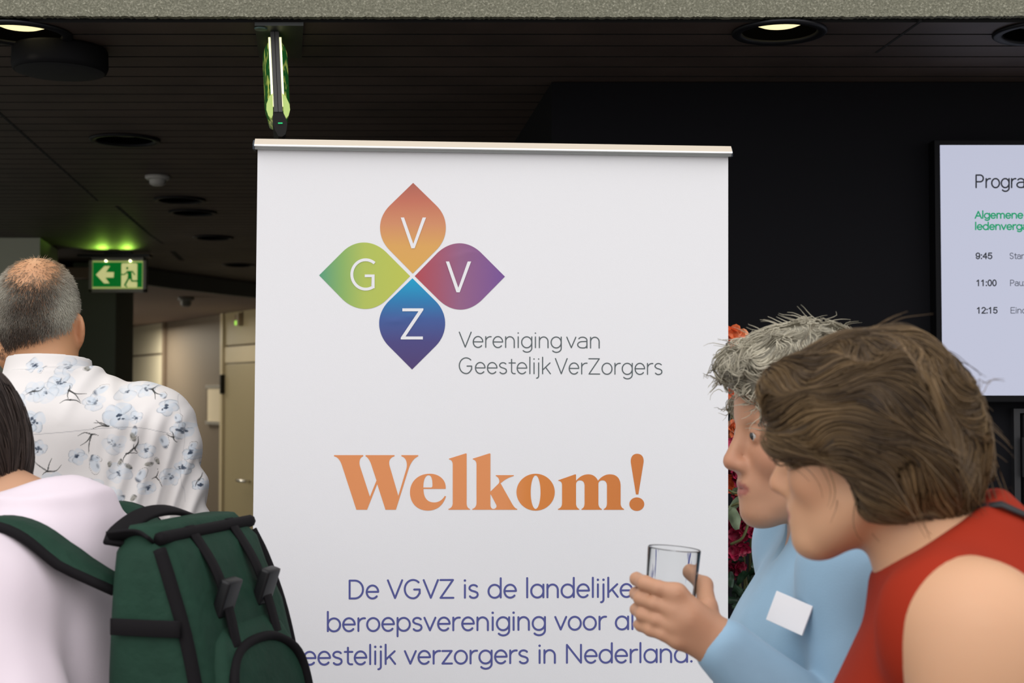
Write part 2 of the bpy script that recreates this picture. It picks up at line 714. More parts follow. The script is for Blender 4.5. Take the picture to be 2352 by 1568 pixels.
# ================================================================== ceiling fixtures
M_trim = mat('black_downlight_trim', (0.006, 0.006, 0.008), rough=0.5, spec=0.25)
M_well = mat('black_downlight_well', (0.002, 0.002, 0.002), rough=0.9, spec=0.0)
M_lamp = mat('warm_lamp_lens', (1, 0.9, 0.6), emit=(1.0, 0.86, 0.46, 1.15))
M_lampoff = mat('unlit_lamp_lens', (0.05, 0.05, 0.045), rough=0.3)


WELLS = []


def downlight(px, py, rad, lit, label):
    WELLS.append((px, py, rad))
    p = at_z(px, py, ZC - 0.001)
    t = thing('downlight', label, 'downlight', p, 0, 'recessed round downlights in the plank ceiling')
    T = Matrix.Translation(p)
    bm = bmesh.new()
    add_lathe(bm, [(rad, 0.0), (rad, -0.004), (rad * 0.96, -0.007), (rad * 0.82, -0.006), (rad * 0.78, 0.0)], 40, T, True)
    obj('trim_ring', bm, M_trim, t, True)
    bm = bmesh.new()
    add_lathe(bm, [(rad * 0.80, -0.003), (rad * 0.74, 0.06), (rad * 0.70, 0.075)], 40, T)
    obj('reflector', bm, M_well, t, True)
    bm = bmesh.new()
    add_lathe(bm, [(0, 0.06), (rad * 0.5, 0.058), (rad * 0.52, 0.018), (rad * 0.4, 0.013), (0, 0.011)], 40, T)
    obj('lens', bm, M_lamp if lit else M_lampoff, t, True)
    if lit:
        d = bpy.data.lights.new('downlight_beam', 'SPOT')
        d.energy = 9
        d.color = (1.0, 0.85, 0.6)
        d.spot_size = math.radians(80)
        d.shadow_soft_size = 0.05
        o = bpy.data.objects.new('downlight_beam', d)
        COL.objects.link(o)
        o.parent = t
        o.location = (0, 0, 0.005)
    return t


downlight(48, 75, 0.104, True, 'lit recessed downlight in the upper left corner of the plank ceiling')
downlight(1790, 72, 0.098, True, 'lit recessed downlight above the black wall, under the plaster lintel')
downlight(2392, 73, 0.098, False, 'black recessed downlight cut off by the right edge of the picture')
downlight(287, 320, 0.103, False, 'unlit black downlight below the ceiling speaker, largest of the unlit ones')
downlight(413, 458, 0.100, False, 'unlit black downlight just below the small pale detector')
downlight(443, 487, 0.100, False, 'unlit black downlight second below the small pale detector')
downlight(490, 545, 0.098, False, 'unlit black downlight third below the small pale detector')
downlight(548, 608, 0.098, False, 'unlit black downlight farthest back, just above the curved bulkhead')

# the recesses are real wells: cut the planks and the deck above them
bm = bmesh.new()
for px, py, rad in WELLS:
    p = at_z(px, py, ZC)
    add_lathe(bm, [(0, -0.02), (rad * 0.9, -0.02), (rad * 0.9, 0.085), (0, 0.085)], 40, Matrix.Translation(p))
bmesh.ops.recalc_face_normals(bm, faces=bm.faces)
me_ = bpy.data.meshes.new('well_cutter')
bm.to_mesh(me_)
bm.free()
ct = bpy.data.objects.new('well_cutter', me_)
COL.objects.link(ct)
for tgt in (ceil_o, void_o):
    md = tgt.modifiers.new('wells', 'BOOLEAN')
    md.operation = 'DIFFERENCE'
    md.solver = 'EXACT'
    md.object = ct
dg_ = bpy.context.evaluated_depsgraph_get()
for tgt in (ceil_o, void_o):
    nm_ = bpy.data.meshes.new_from_object(tgt.evaluated_get(dg_))
    tgt.modifiers.clear()
    tgt.data = nm_
bpy.data.objects.remove(ct)

# surface-mounted round black speaker
p = at_z(138, 150, ZC)
p = at(138, 160, 3.08)
p.z = ZC - 0.001
t = thing('ceiling_speaker', 'round black drum speaker mounted on the ceiling below the lit corner downlight', 'speaker', p)
T = Matrix.Translation(p)
bm = bmesh.new()
add_lathe(bm, [(0.0, 0.0), (0.098, 0.0), (0.101, -0.006), (0.102, -0.040), (0.098, -0.050), (0.094, -0.052)], 48, T)
obj('housing', bm, mat('matt_black_plastic', (0.004, 0.004, 0.005), rough=0.7, spec=0.15), t, True)
bm = bmesh.new()
add_lathe(bm, [(0.095, -0.0515), (0.080, -0.055), (0.0, -0.057)], 48, T)
obj('grille', bm, mat('blue_black_grille', (0.004, 0.005, 0.008), rough=0.7, bump=(900, 0.5, 0.001)), t, True)

# small pale detector
p = at_z(362, 404, ZC)
t = thing('smoke_detector', 'small pale round detector on the plank ceiling between two black downlights', 'detector', p)
T = Matrix.Translation(p)
bm = bmesh.new()
add_lathe(bm, [(0, 0.0), (0.043, 0.0), (0.043, -0.008), (0.036, -0.014), (0.030, -0.014)], 32, T)
M_det = mat('off_white_plastic', (0.40, 0.39, 0.36), rough=0.5)
obj('base', bm, M_det, t, True)
bm = bmesh.new()
add_lathe(bm, [(0.029, -0.012), (0.027, -0.028), (0.018, -0.034), (0, -0.035)], 32, T)
obj('sensor_head', bm, M_det, t, True)

# detector on the corridor ceiling
p = at_z(427, 682, ZL)
t = thing('smoke_detector', 'grey cylindrical detector on the low corridor ceiling right of the exit sign', 'detector', p)
T = Matrix.Translation(p)
bm = bmesh.new()
add_lathe(bm, [(0, 0.0), (0.055, 0.0), (0.055, -0.02), (0.046, -0.026), (0.040, -0.026)], 28, T)
M_det2 = mat('grey_plastic', srgb(140, 138, 132), rough=0.5)
obj('base', bm, M_det2, t, True)
bm = bmesh.new()
add_lathe(bm, [(0.038, -0.022), (0.036, -0.055), (0.022, -0.066), (0, -0.068)], 28, T)
obj('sensor_head', bm, M_det2, t, True)

# alarm beacon over the door: red and green lens
s0, z0 = wall_s(561), wall_z(561, 735)
t = thing('alarm_beacon', 'small white wall beacon with red and green lens above the beige door', 'beacon', WP + wd * s0 + Vector((0, 0, z0 - 0.05)))
bm = bmesh.new()
add_wallbox(bm, s0 - 0.045, s0 + 0.015, z0 - 0.05, z0 + 0.055, 0.03, 0.07, 0.006)
obj('housing', bm, mat('beacon_white', srgb(180, 165, 140), rough=0.5), t)
bm = bmesh.new()
add_wallbox(bm, s0 + 0.016, s0 + 0.036, z0 + 0.0, z0 + 0.045, 0.031, 0.069, 0.004)
tag(obj('red_lens', bm, mat('beacon_red', (0.10, 0.01, 0.01), rough=0.3), t), 'dark red lens')
bm = bmesh.new()
add_wallbox(bm, s0 - 0.010, s0 + 0.036, z0 - 0.042, z0 - 0.006, 0.031, 0.073, 0.004)
tag(obj('green_lens', bm, mat('beacon_green', (0.3, 0.6, 0.05), emit=(0.45, 0.95, 0.12, 0.75)), t), 'glowing yellow green lens')

# framed notice on the taupe panel
t = thing('notice_holder', 'pale sheet in a slim wall holder on the taupe corridor panel', 'notice', WP + wd * wall_s(497) + Vector((0, 0, wall_z(497, 973))))
sa, sb = wall_s(516), wall_s(479)
za, zb_ = wall_z(497, 973), wall_z(497, 886)
bm = bmesh.new()
add_wallbox(bm, sa, sb, za, zb_, 0.0, 0.018)
obj('backing', bm, mat('holder_brown', srgb(112, 98, 82), rough=0.5), t)
bm = bmesh.new()
add_wallbox(bm, sa + 0.012, sb - 0.035, za + 0.02, zb_ - 0.02, 0.0, 0.0195)
obj('paper', bm, mat('notice_paper', srgb(222, 208, 180), rough=0.8), t)
bm = bmesh.new()
add_wallbox(bm, sa - 0.003, sb + 0.003, za - 0.006, za + 0.022, 0.0, 0.028, 0.003)
obj('clamp_rail', bm, mat('satin_rail', srgb(205, 200, 190), rough=0.35, metal=0.5), t)
bm = bmesh.new()
add_wallbox(bm, sa - 0.003, sb + 0.003, zb_ - 0.02, zb_ + 0.006, 0.0, 0.028, 0.003)
obj('clamp_rail', bm, MATS['satin_rail'], t)

# ------------------------------------------------ far exit sign (arrow and running man)
ys = 7.60
q0, q1 = at(207, 592, ys), at(337, 671, ys)
xs0, xs1, zs1, zs0 = q0.x, q1.x, q0.z, q1.z
Wd, Ht = xs1 - xs0, zs1 - zs0
t = thing('exit_sign', 'lit green exit sign with left arrow and running figure before the dark pillar', 'exit sign', ((xs0 + xs1) / 2, ys, zs0))
M_sf = mat('sign_grey_frame', srgb(190, 188, 176), rough=0.5)
bm = bmesh.new()
fw = 0.017
add_box(bm, (xs0, ys - 0.02, zs0), (xs1, ys + 0.02, zs0 + fw), None, 0.002)
add_box(bm, (xs0, ys - 0.02, zs1 - fw), (xs1, ys + 0.02, zs1), None, 0.002)
add_box(bm, (xs0, ys - 0.02, zs0), (xs0 + fw, ys + 0.02, zs1), None, 0.002)
add_box(bm, (xs1 - fw, ys - 0.02, zs0), (xs1, ys + 0.02, zs1), None, 0.002)
obj('frame', bm, M_sf, t)
bm = bmesh.new()
add_box(bm, (xs0 + fw * 0.9, ys - 0.012, zs0 + fw * 0.9), (xs1 - fw * 0.9, ys + 0.012, zs1 - fw * 0.9))
M_pale = mat('sign_pale_glow', srgb(228, 226, 160), emit=srgb(222, 222, 150) + (0.62,))
M_pict = M_pale
tag(obj('light_panel', bm, mat('sign_pale_edge', srgb(190, 205, 130), emit=srgb(190, 205, 120) + (0.45,)), t), 'pale glowing border')


def sgn(x, y, d=0.0135):
    """crop coordinates of the sign picture to the sign face"""
    u = (x - 310) / (1890 - 310)
    v = (y - 415) / (1330 - 415)
    return Vector((xs0 + u * Wd, ys - d, zs1 - v * Ht))


bm = bmesh.new()
fill_loops(bm, [[(408, 535), (1778, 545), (1778, 1200), (1640, 1200), (1640, 590), (1612, 565), (1225, 565), (1200, 590), (1200, 1190), (408, 1190)]], lambda x, y: sgn(x, y, 0.0128))
tag(obj('green_field', bm, mat('sign_green', srgb(0, 110, 45), emit=srgb(0, 118, 40) + (0.55,)), t), 'saturated green field')
bm = bmesh.new()
fill_loops(bm, [[(1200, 590), (1225, 565), (1612, 565), (1640, 590), (1640, 1200), (1200, 1200)]], lambda x, y: sgn(x, y, 0.0126))
obj('doorway_symbol', bm, M_pict, t)
bm = bmesh.new()
fill_loops(bm, [[(497, 868), (730, 640), (885, 640), (770, 800), (995, 800), (985, 945), (755, 945), (875, 1098), (725, 1098)]], lambda x, y: sgn(x, y, 0.0134))
obj('arrow_symbol', bm, M_pict, t)
bm = bmesh.new()
mm = lambda x, y: sgn(x, y, 0.0136)
fill_loops(bm, [ell(1362, 694, 34, 34, 20)], mm)
add_stroke(bm, [(1215, 862), (1290, 862), (1370, 790)], 34, mm)
add_stroke(bm, [(1370, 790), (1505, 780), (1570, 868)], 34, mm)
fill_loops(bm, [[(1345, 768), (1480, 765), (1500, 960), (1420, 1000), (1370, 930), (1385, 880)]], mm)
add_stroke(bm, [(1420, 930), (1300, 1145)], 52, mm)
add_stroke(bm, [(1300, 1140), (1355, 1188)], 36, mm)
add_stroke(bm, [(1468, 930), (1490, 1036), (1640, 1036), (1680, 1080)], 44, mm)
obj('running_figure_symbol', bm, MATS['sign_green'], t)
bm = bmesh.new()
qb = at(168, 585, ys), at(345, 590, ys)
add_box(bm, (xs0 - 0.06, ys - 0.035, zs1 + 0.003), (xs1 + 0.02, ys + 0.035, zs1 + 0.018), None, 0.002)
add_box(bm, (xs0 + 0.08, ys - 0.02, zs1 + 0.016), (xs1 - 0.08, ys + 0.02, ZC))
obj('mounting_rail', bm, mat('sign_black_rail', (0.012, 0.012, 0.012), rough=0.4), t)
for cx in (775, 1450):
    c = sgn(cx, 500, 0.016)
    bm = bmesh.new()
    bmesh.ops.create_icosphere(bm, subdivisions=2, radius=0.0065, matrix=Matrix.Translation(c))
    tag(obj('led', bm, mat('sign_led', (1, 1, 0.8), emit=(1.0, 0.98, 0.62, 5.0)), t, True), 'bright white lamp dot')
    d = bpy.data.lights.new('sign_led_glow', 'SPOT')
    d.energy = 3.2
    d.color = (0.42, 0.85, 0.08)
    d.spot_size = math.radians(76)
    d.spot_blend = 1.0
    d.shadow_soft_size = 0.008
    o = bpy.data.objects.new('sign_led_glow', d)
    COL.objects.link(o)
    o.location = Vector((c.x, c.y - 0.055, zs1 - 0.045)) - t.location
    o.rotation_euler = (PI + math.radians(58), 0, 0)
    o.parent = t

# ------------------------------------------------ near exit sign, seen edge-on
yn0 = 3.02
pl = [at_z(585, 50, ZC), at_z(697, 50, ZC), at_z(693, 125, ZC), at_z(595, 125, ZC)]
cx0 = (at(633, 60, 2.9)).x
t = thing('exit_sign', 'glowing green exit sign seen edge-on, hanging above the white banner', 'exit sign', (cx0, 2.95, CAM_H + 0.48))
M_plate = mat('sign_dark_plate', (0.010, 0.013, 0.012), rough=0.5)
bm = bmesh.new()
lo = [bm.verts.new(Vector((p.x, p.y, ZC - 0.008))) for p in pl]
hi = [bm.verts.new(Vector((p.x, p.y, ZC - 0.001))) for p in pl]
bm.faces.new(lo)
bm.faces.new(hi)
for k in range(4):
    bm.faces.new((lo[k], lo[(k + 1) % 4], hi[(k + 1) % 4], hi[k]))
obj('ceiling_plate', bm, M_plate, t)
bm = bmesh.new()
pp = at_z(599, 65, ZC - 0.0085)
add_lathe(bm, [(0.0, 0.0), (0.0135, 0.0), (0.0125, -0.003), (0.0, -0.0035)], 20, Matrix.Translation(pp))
tag(obj('indicator_disc', bm, mat('greenish_disc', (0.05, 0.10, 0.085), rough=0.3), t), 'dull green disc')

# frame body: vertical edge from y 56 to 258 at depth 3.05, then sloping tip
yn = 2.905
ex0, ex1 = at(624.5, 150, yn).x, at(644.5, 150, yn).x
exm = (ex0 + ex1) / 2
ztop, zbot = ZC - 0.008, at(640, 257, yn).z
bm = bmesh.new()
# slight lean: the sign hangs with its lower end nearer the right
lean = at(643, 257, yn).x - at(634.5, 60, yn).x
def L(x, y, z):
    f = (ztop - z) / (ztop - zbot)
    return Vector((x + lean * (f - 0.45) + (y - yn) * exm / yn, y, z))
def lbox(bm, lo, hi, bev=0.0):
    vs = add_box(bm, lo, hi, None, bev)
    for v in vs:
        v.co = L(v.co.x, v.co.y, v.co.z)
lbox(bm, (ex0, yn, zbot), (exm - 0.0004, yn + 0.30, ztop), 0.001)
lbox(bm, (exm + 0.0004, yn, zbot), (ex1, yn + 0.30, ztop), 0.001)
obj('frame', bm, mat('sign_aluminium_edge', srgb(78, 78, 77), rough=0.6, spec=0.25), t)
# tapered end cap below
bm = bmesh.new()
prof = [(-0.011, 0.0), (0.010, 0.0), (0.0150, -0.012), (0.0175, -0.024), (0.0155, -0.036), (0.0125, -0.046), (0.006, -0.0505), (-0.002, -0.050), (-0.009, -0.036), (-0.0125, -0.020)]
a_ = [bm.verts.new(L(exm + x, yn + 0.002, zbot + z)) for x, z in prof]
b_ = [bm.verts.new(L(exm + x * 0.8, yn + 0.30, zbot + z * 0.9)) for x, z in prof]
bm.faces.new(a_)
bm.faces.new(b_)
for k in range(len(prof)):
    bm.faces.new((a_[k], a_[(k + 1) % len(prof)], b_[(k + 1) % len(prof)], b_[k]))
obj('end_cap', bm, mat('sign_cap_dark', (0.014, 0.013, 0.012), rough=0.6, spec=0.15), t)
bm = bmesh.new()
c = L(exm + 0.003, yn, zbot - 0.023)
add_box(bm, (c.x - 0.0045, yn - 0.0005, c.z - 0.001), (c.x + 0.0045, yn + 0.003, c.z + 0.001))
tag(obj('status_led', bm, mat('green_status_led', (0.0, 0.3, 0.08), emit=(0.02, 0.65, 0.20, 0.8)), t), 'small green light')
# bulging green diffusers left and right with bright inner strip
M_diff = bpy.data.materials.new('sign_green_diffuser')
MATS['sign_green_diffuser'] = M_diff
M_diff.use_nodes = True
dt = M_diff.node_tree
pb = dt.nodes['Principled BSDF']
co = dt.nodes.new('ShaderNodeTexCoord')
sp = dt.nodes.new('ShaderNodeSeparateXYZ')
wv = dt.nodes.new('ShaderNodeTexNoise')
wv.inputs['Scale'].default_value = 9
mp = dt.nodes.new('ShaderNodeMapping')
mp.inputs['Scale'].default_value = (1.2, 0.3, 0.5)
dt.links.new(co.outputs['Generated'], mp.inputs[0])
dt.links.new(mp.outputs[0], wv.inputs['Vector'])
cr = dt.nodes.new('ShaderNodeValToRGB')
cr.color_ramp.elements[0].position = 0.50
cr.color_ramp.elements[0].color = srgb(20, 75, 30) + (1,)
cr.color_ramp.elements[1].position = 0.62
cr.color_ramp.elements[1].color = srgb(165, 175, 85) + (1,)
dt.links.new(wv.outputs['Fac'], cr.inputs[0])
dt.links.new(cr.outputs[0], pb.inputs['Base Color'])
dt.links.new(cr.outputs[0], pb.inputs['Emission Color'])
pb.inputs['Emission Strength'].default_value = 0.55
pb.inputs['Roughness'].default_value = 0.15
M_strip = mat('sign_bright_strip', (1, 1, 0.7), emit=srgb(246, 248, 178) + (1.15,))
M_rim = mat('sign_diffuser_rim', srgb(170, 195, 110), rough=0.2, emit=srgb(170, 195, 100) + (0.28,))
zd1, zd0 = at(640, 88, yn).z, at(640, 240, yn).z
for sgx in (-1, 1):
    xe = ex0 if sgx < 0 else ex1
    bm = bmesh.new()
    NP = 12
    cols = []
    for j in range(NP + 1):
        f = j / NP
        z = zd1 + (zd0 - zd1) * f
        end = min(f, 1 - f) / 0.14
        bw = 0.0045 + 0.0118 * (math.sqrt(max(0, 1 - (1 - min(end, 1)) ** 2)))
        if f > 0.9:
            bw = 0.0105 + 0.004 * math.sin((f - 0.9) / 0.1 * PI)
        row = []
        for i in range(7):
            a = i / 6 * PI
            yy = yn + 0.012 + 0.27 * (1 - math.cos(a)) / 2
            xx = xe + sgx * (0.001 + (bw + 0.001) * math.sin(a) ** 0.6)
            row.append(bm.verts.new(L(xx, yy, z)))
        cols.append(row)
    for r0, r1 in zip(cols, cols[1:]):
        for i in range(6):
            bm.faces.new((r0[i], r0[i + 1], r1[i + 1], r1[i]))
    bm.faces.new(cols[0])
    bm.faces.new(cols[-1])
    tag(obj('diffuser', bm, M_diff, t, True), 'bulging green glowing cover')
    bm = bmesh.new()
    lbox(bm, (min(xe, xe + sgx * 0.0045), yn + 0.003, zd0 - 0.002), (max(xe, xe + sgx * 0.0045), yn + 0.014, zd1 + 0.003))
    tag(obj('light_strip', bm, M_strip, t), 'bright pale yellow strip')
    bm = bmesh.new()
    zr = at(640, 236, yn).z
    prf = [(0.001, 0.028), (0.008, 0.022), (0.0145, 0.006), (0.0155, -0.006), (0.012, -0.018), (0.006, -0.024), (0.002, -0.016)]
    fr = [bm.verts.new(L(xe + sgx * a, yn + 0.002, zr + b - 0.008)) for a, b in prf]
    bk = [bm.verts.new(L(xe + sgx * a * 0.9, yn + 0.02, zr + b - 0.008)) for a, b in prf]
    bm.faces.new(fr)
    bm.faces.new(bk)
    for k in range(len(prf)):
        bm.faces.new((fr[k], fr[(k + 1) % len(prf)], bk[(k + 1) % len(prf)], bk[k]))
    tag(obj('diffuser_end', bm, M_rim, t), 'pale green scoop at the lower end')

# ------------------------------------------------ wall screen
sy = yb - 0.055
s0 = at(2160, 333, sy)
s1 = at(2166, 908, sy)
SX0 = (s0.x + s1.x) / 2
SZ1, SZ0 = s0.z, s1.z
SH = SZ1 - SZ0
SX1 = SX0 + SH * 16 / 9
SHEAR = (s1.x - s0.x)
t = thing('wall_screen', 'large lit programme screen on the black wall at the right edge', 'screen', ((SX0 + SX1) / 2, yb, SZ0))
bm = bmesh.new()
add_box(bm, (SX0 - 0.013, sy + 0.004, SZ0 - 0.016), (SX1 + 0.013, yb - 0.001, SZ1 + 0.014), None, 0.003)
obj('housing', bm, mat('screen_black_bezel', (0.003, 0.003, 0.004), rough=0.5, spec=0.12), t)
m = mat('screen_lit_panel', (0.02, 0.02, 0.02), rough=0.35, emit=(0.485, 0.505, 0.635, 1.0))
bm = bmesh.new()
add_box(bm, (SX0, sy, SZ0), (SX1, sy + 0.006, SZ1))
scr = obj('display', bm, m, t)
M_st = mat('screen_text_dark', (0.012, 0.014, 0.02), emit=(0.012, 0.014, 0.02, 1))
M_sg = mat('screen_text_grey', (0.05, 0.055, 0.07), emit=(0.06, 0.065, 0.09, 1))
M_stg = mat('screen_text_green', srgb(0, 120, 80), emit=srgb(0, 145, 98) + (0.75,))
sc_px = sy / FPX


SCREEN_LINES = []


def scr_text(name, body, px, pyb, capx, m, bold=1.0, wpx=None):
    SCREEN_LINES.append((name, body, px, pyb, capx, m, bold, wpx))


scr_text('title_lettering', 'Programma', 2242, 430.5, 28.5, M_st, 3.5, 196)
scr_text('heading_lettering', 'Algemene', 2240, 501, 15.5, M_stg, 3.1, 109)
scr_text('heading_lettering', 'ledenvergadering', 2241, 527, 15.5, M_stg, 3.1, 190)
for yy, tm, ds, x0, w0_, x1 in ((594, '9:45', 'Start', 2242, 36, 2320), (656, '11:00', 'Pauze', 2244, 44, 2321), (719, '12:15', 'Einde', 2245, 45, 2322)):
    scr_text('time_lettering', tm, x0, yy, 13, M_st, 2.7, w0_)
    scr_text('entry_lettering', ds, x1, yy, 13, M_sg, 1.8, 38 if ds == 'Start' else 47)
# ================================================================== roll-up banner
YAW = math.radians(3.25)
ROLL = 0.006
B_u = Vector((math.cos(YAW), math.sin(YAW), 0))
B_n = B_u.cross(Vector((0, 0, 1)))                      # toward the viewer
B_v = (Vector((0, 0, 1)) + B_u * ROLL).normalized()
B_u = B_v.cross(B_n).normalized()
if B_u.x < 0:
    B_u = -B_u
B_p = at(1130, 900, 2.56)


def bp_(px, py, off=0.0):
    return at_plane(px, py, B_p + B_n * off, B_n)


def b_loc(p):
    d = p - B_p
    return d.dot(B_u), d.dot(B_v)


uL = (b_loc(bp_(590, 345))[0] + b_loc(bp_(583, 1220))[0]) / 2
uR = (b_loc(bp_(1675, 357))[0] + b_loc(bp_(1670, 1400))[0]) / 2
vT = (b_loc(bp_(590, 343))[1] + b_loc(bp_(1675, 357))[1]) / 2
vB = -(B_p.z - 0.085)


def bw(u, v, off=0.0):
    return B_p + B_u * u + B_v * v + B_n * off


base = bw((uL + uR) / 2, vB)
ban = thing('welcome_banner', 'white roll-up welcome banner with four-petal logo and orange lettering', 'banner', (base.x, base.y, 0))
# fabric: finely woven white, with two faint creases near the logo
m = mat('banner_fabric', (0.80, 0.795, 0.81), rough=0.75)
t_ = m.node_tree
co = t_.nodes.new('ShaderNodeTexCoord')
wv = t_.nodes.new('ShaderNodeTexNoise')
wv.inputs['Scale'].default_value = 700
wv.inputs['Detail'].default_value = 2
t_.links.new(co.outputs['Object'], wv.inputs['Vector'])
b2 = t_.nodes.new('ShaderNodeBump')
b2.inputs['Strength'].default_value = 0.12
b2.inputs['Distance'].default_value = 0.001
t_.links.new(wv.outputs['Fac'], b2.inputs['Height'])
t_.links.new(b2.outputs[0], t_.nodes['Principled BSDF'].inputs['Normal'])
M_fab = m
creases = [((1020, 600), (1080, 580), 0.0006), ((1120, 632), (1150, 630), 0.0005), ((905, 738), (960, 722), 0.0006)]
crl = [(Vector(b_loc(bp_(*a))), Vector(b_loc(bp_(*b))), h) for a, b, h in creases]


def relief(u, v):
    z = 0.0
    for a, b, h in crl:
        d = b - a
        L_ = d.length
        t = max(0, min(1, (Vector((u, v)) - a).dot(d) / (L_ * L_)))
        q = (Vector((u, v)) - (a + d * t)).length
        z += h * math.exp(-(q / 0.006) ** 2)
    return z + 0.0006 * math.sin(u * 9 + 1.3 * v) + 0.0005 * math.sin(v * 5.1 + u * 3)


bm = bmesh.new()
us = [uL + (uR - uL) * i / 120 for i in range(121)]
vs = [vB + (vT - vB) * j / 60 * 0.55 for j in range(41)]
vs += [vs[-1] + (vT - vs[-1]) * j / 160 for j in range(1, 161)]
g = [[bm.verts.new(bw(u, v, relief(u, v))) for u in us] for v in vs]
gb = [[bm.verts.new(bw(u, v, -0.0012)) for u in (uL, uR)] for v in (vB, vT)]
for r0, r1 in zip(g, g[1:]):
    for a, b, c, d in zip(r0, r0[1:], r1[1:], r1):
        bm.faces.new((a, b, c, d))
bm.faces.new((gb[0][0], gb[1][0], gb[1][1], gb[0][1]))
fab = obj('fabric_panel', bm, M_fab, ban, True, recalc=False)

# top rail: satin beige-silver clamp profile
r0 = b_loc(bp_(586.5, 330))[0]
r1 = b_loc(bp_(1678, 340))[0]
h0 = vT
pr = [(0.0185, 0.0), (0.0175, 0.0035), (0.0135, 0.0055), (0.0145, 0.010), (0.0095, 0.0135), (0.0, 0.0148), (-0.008, 0.0145), (-0.012, 0.010), (-0.012, -0.004), (0.0, -0.006), (0.012, -0.003), (0.0135, 0.0)]
M_rail = mat('rail_satin_beige', srgb(204, 192, 174), rough=0.5)
PX = (vT - b_loc(bp_(590, 443))[1]) / 100.0          # metres per pixel on the banner
bm = bmesh.new()
sec = [(-0.010, 22 * PX), (0.004, 22 * PX), (0.016, 6.5 * PX), (0.016, 5.5 * PX), (-0.010, 5.5 * PX)]


def extr(bm, sec, ua, ub):
    a = [bm.verts.new(bw(ua, h0 + z, d)) for d, z in sec]
    b = [bm.verts.new(bw(ub, h0 + z, d)) for d, z in sec]
    bm.faces.new(a)
    bm.faces.new(b[::-1])
    for k in range(len(sec)):
        bm.faces.new((a[k], a[(k + 1) % len(sec)], b[(k + 1) % len(sec)], b[k]))


extr(bm, sec, r0, r1)
obj('top_rail', bm, M_rail, ban)
bm = bmesh.new()
extr(bm, [(0.010, 5.5 * PX), (0.0165, 6.8 * PX), (0.0172, 3.2 * PX), (0.010, 2.4 * PX)], r0, r1)
tag(obj('rail_lip', bm, mat('rail_lip_highlight', (0.95, 0.95, 0.93), rough=0.3), ban), 'lip of the rail, highlight painted white')  # the rail's highlight line, put into the colour as white
bm = bmesh.new()
extr(bm, [(0.004, 3.6 * PX), (0.011, 3.4 * PX), (0.009, -2.5 * PX), (0.002, -2.5 * PX)], r0, r1)
tag(obj('rail_groove', bm, mat('rail_grey', srgb(175, 178, 176), rough=0.4, metal=0.3), ban), 'grey lower groove of the rail')
for ua, ub in ((r0 - 4 * PX, r0 - 0.0002), (r1 + 0.0002, r1 + 2 * PX)):
    bm = bmesh.new()
    extr(bm, [(-0.012, 19 * PX), (0.003, 19 * PX), (0.014, 6 * PX), (0.012, -3.5 * PX), (-0.012, -3.5 * PX)], ua, ub)
    obj('rail_end_cap', bm, mat('rail_cap_dark_blue', srgb(52, 60, 70), rough=0.4), ban)

# support pole, cassette and feet
bm = bmesh.new()
uc = (uL + uR) / 2
add_tube(bm, [bw(uc, vB, -0.02), bw(uc, vT, -0.02)], 0.011, 12)
obj('support_pole', bm, mat('pole_aluminium', (0.6, 0.6, 0.6), rough=0.3, metal=1.0), ban, True)
bm = bmesh.new()
Mb = Matrix(((B_u.x, -B_n.x, 0, base.x), (B_u.y, -B_n.y, 0, base.y), (0, 0, 1, 0), (0, 0, 0, 1)))
add_box(bm, (uL - uc - 0.02, -0.05, 0.02), (uR - uc + 0.02, 0.06, 0.09), Mb, 0.008)
obj('cassette', bm, MATS['pole_aluminium'], ban)
for sx_ in (-0.3, 0.3):
    bm = bmesh.new()
    add_box(bm, (sx_ - 0.025, -0.16, 0.0), (sx_ + 0.025, 0.14, 0.02), Mb, 0.004)
    obj('foot', bm, MATS['pole_aluminium'], ban)

# ---------------------------------------------------------------- print
OFF = 0.0022


def bpx(px, py):
    p = bp_(px, py)
    u, v = b_loc(p)
    return bw(u, v, relief(u, v) + 0.00025)


def grid_fill(bm, loop, M):
    fill_loops(bm, [loop], M)


# logo petals (outlines in crop pixels of the region 700..1200 x 400..880)
def lc(x, y):
    return bpx(700 + x * 500 / 1633, 400 + y * 480 / 1568)


KB = 0.36
top = path([('M', 813, 65), ('L', 985, 233), ('C', 1035, 282, 1058, 340, 1058, 400), ('C', 1058, 462, 1035, 520, 985, 570), ('L', 810, 745),
            ('L', 638, 570), ('C', 588, 520, 565, 462, 565, 400), ('C', 565, 340, 590, 282, 640, 233)])
left = path([('M', 108, 758), ('L', 283, 583), ('C', 330, 536, 386, 512, 444, 512), ('C', 506, 512, 566, 540, 612, 586), ('L', 790, 764),
             ('L', 618, 937), ('C', 570, 985, 512, 1010, 455, 1010), ('C', 395, 1010, 332, 985, 283, 937)])
right = path([('M', 1501, 768), ('L', 1326, 593), ('C', 1280, 546, 1220, 518, 1162, 518), ('C', 1100, 518, 1042, 546, 995, 590), ('L', 825, 764),
              ('L', 1000, 937), ('C', 1048, 985, 1105, 1015, 1168, 1015), ('C', 1230, 1015, 1286, 985, 1334, 937)])
bot = path([('M', 808, 780), ('L', 980, 950), ('C', 1028, 998, 1053, 1058, 1053, 1118), ('C', 1053, 1178, 1030, 1240, 980, 1290), ('L', 805, 1464),
            ('L', 630, 1288), ('C', 582, 1240, 558, 1178, 558, 1118), ('C', 558, 1058, 584, 998, 632, 950)])
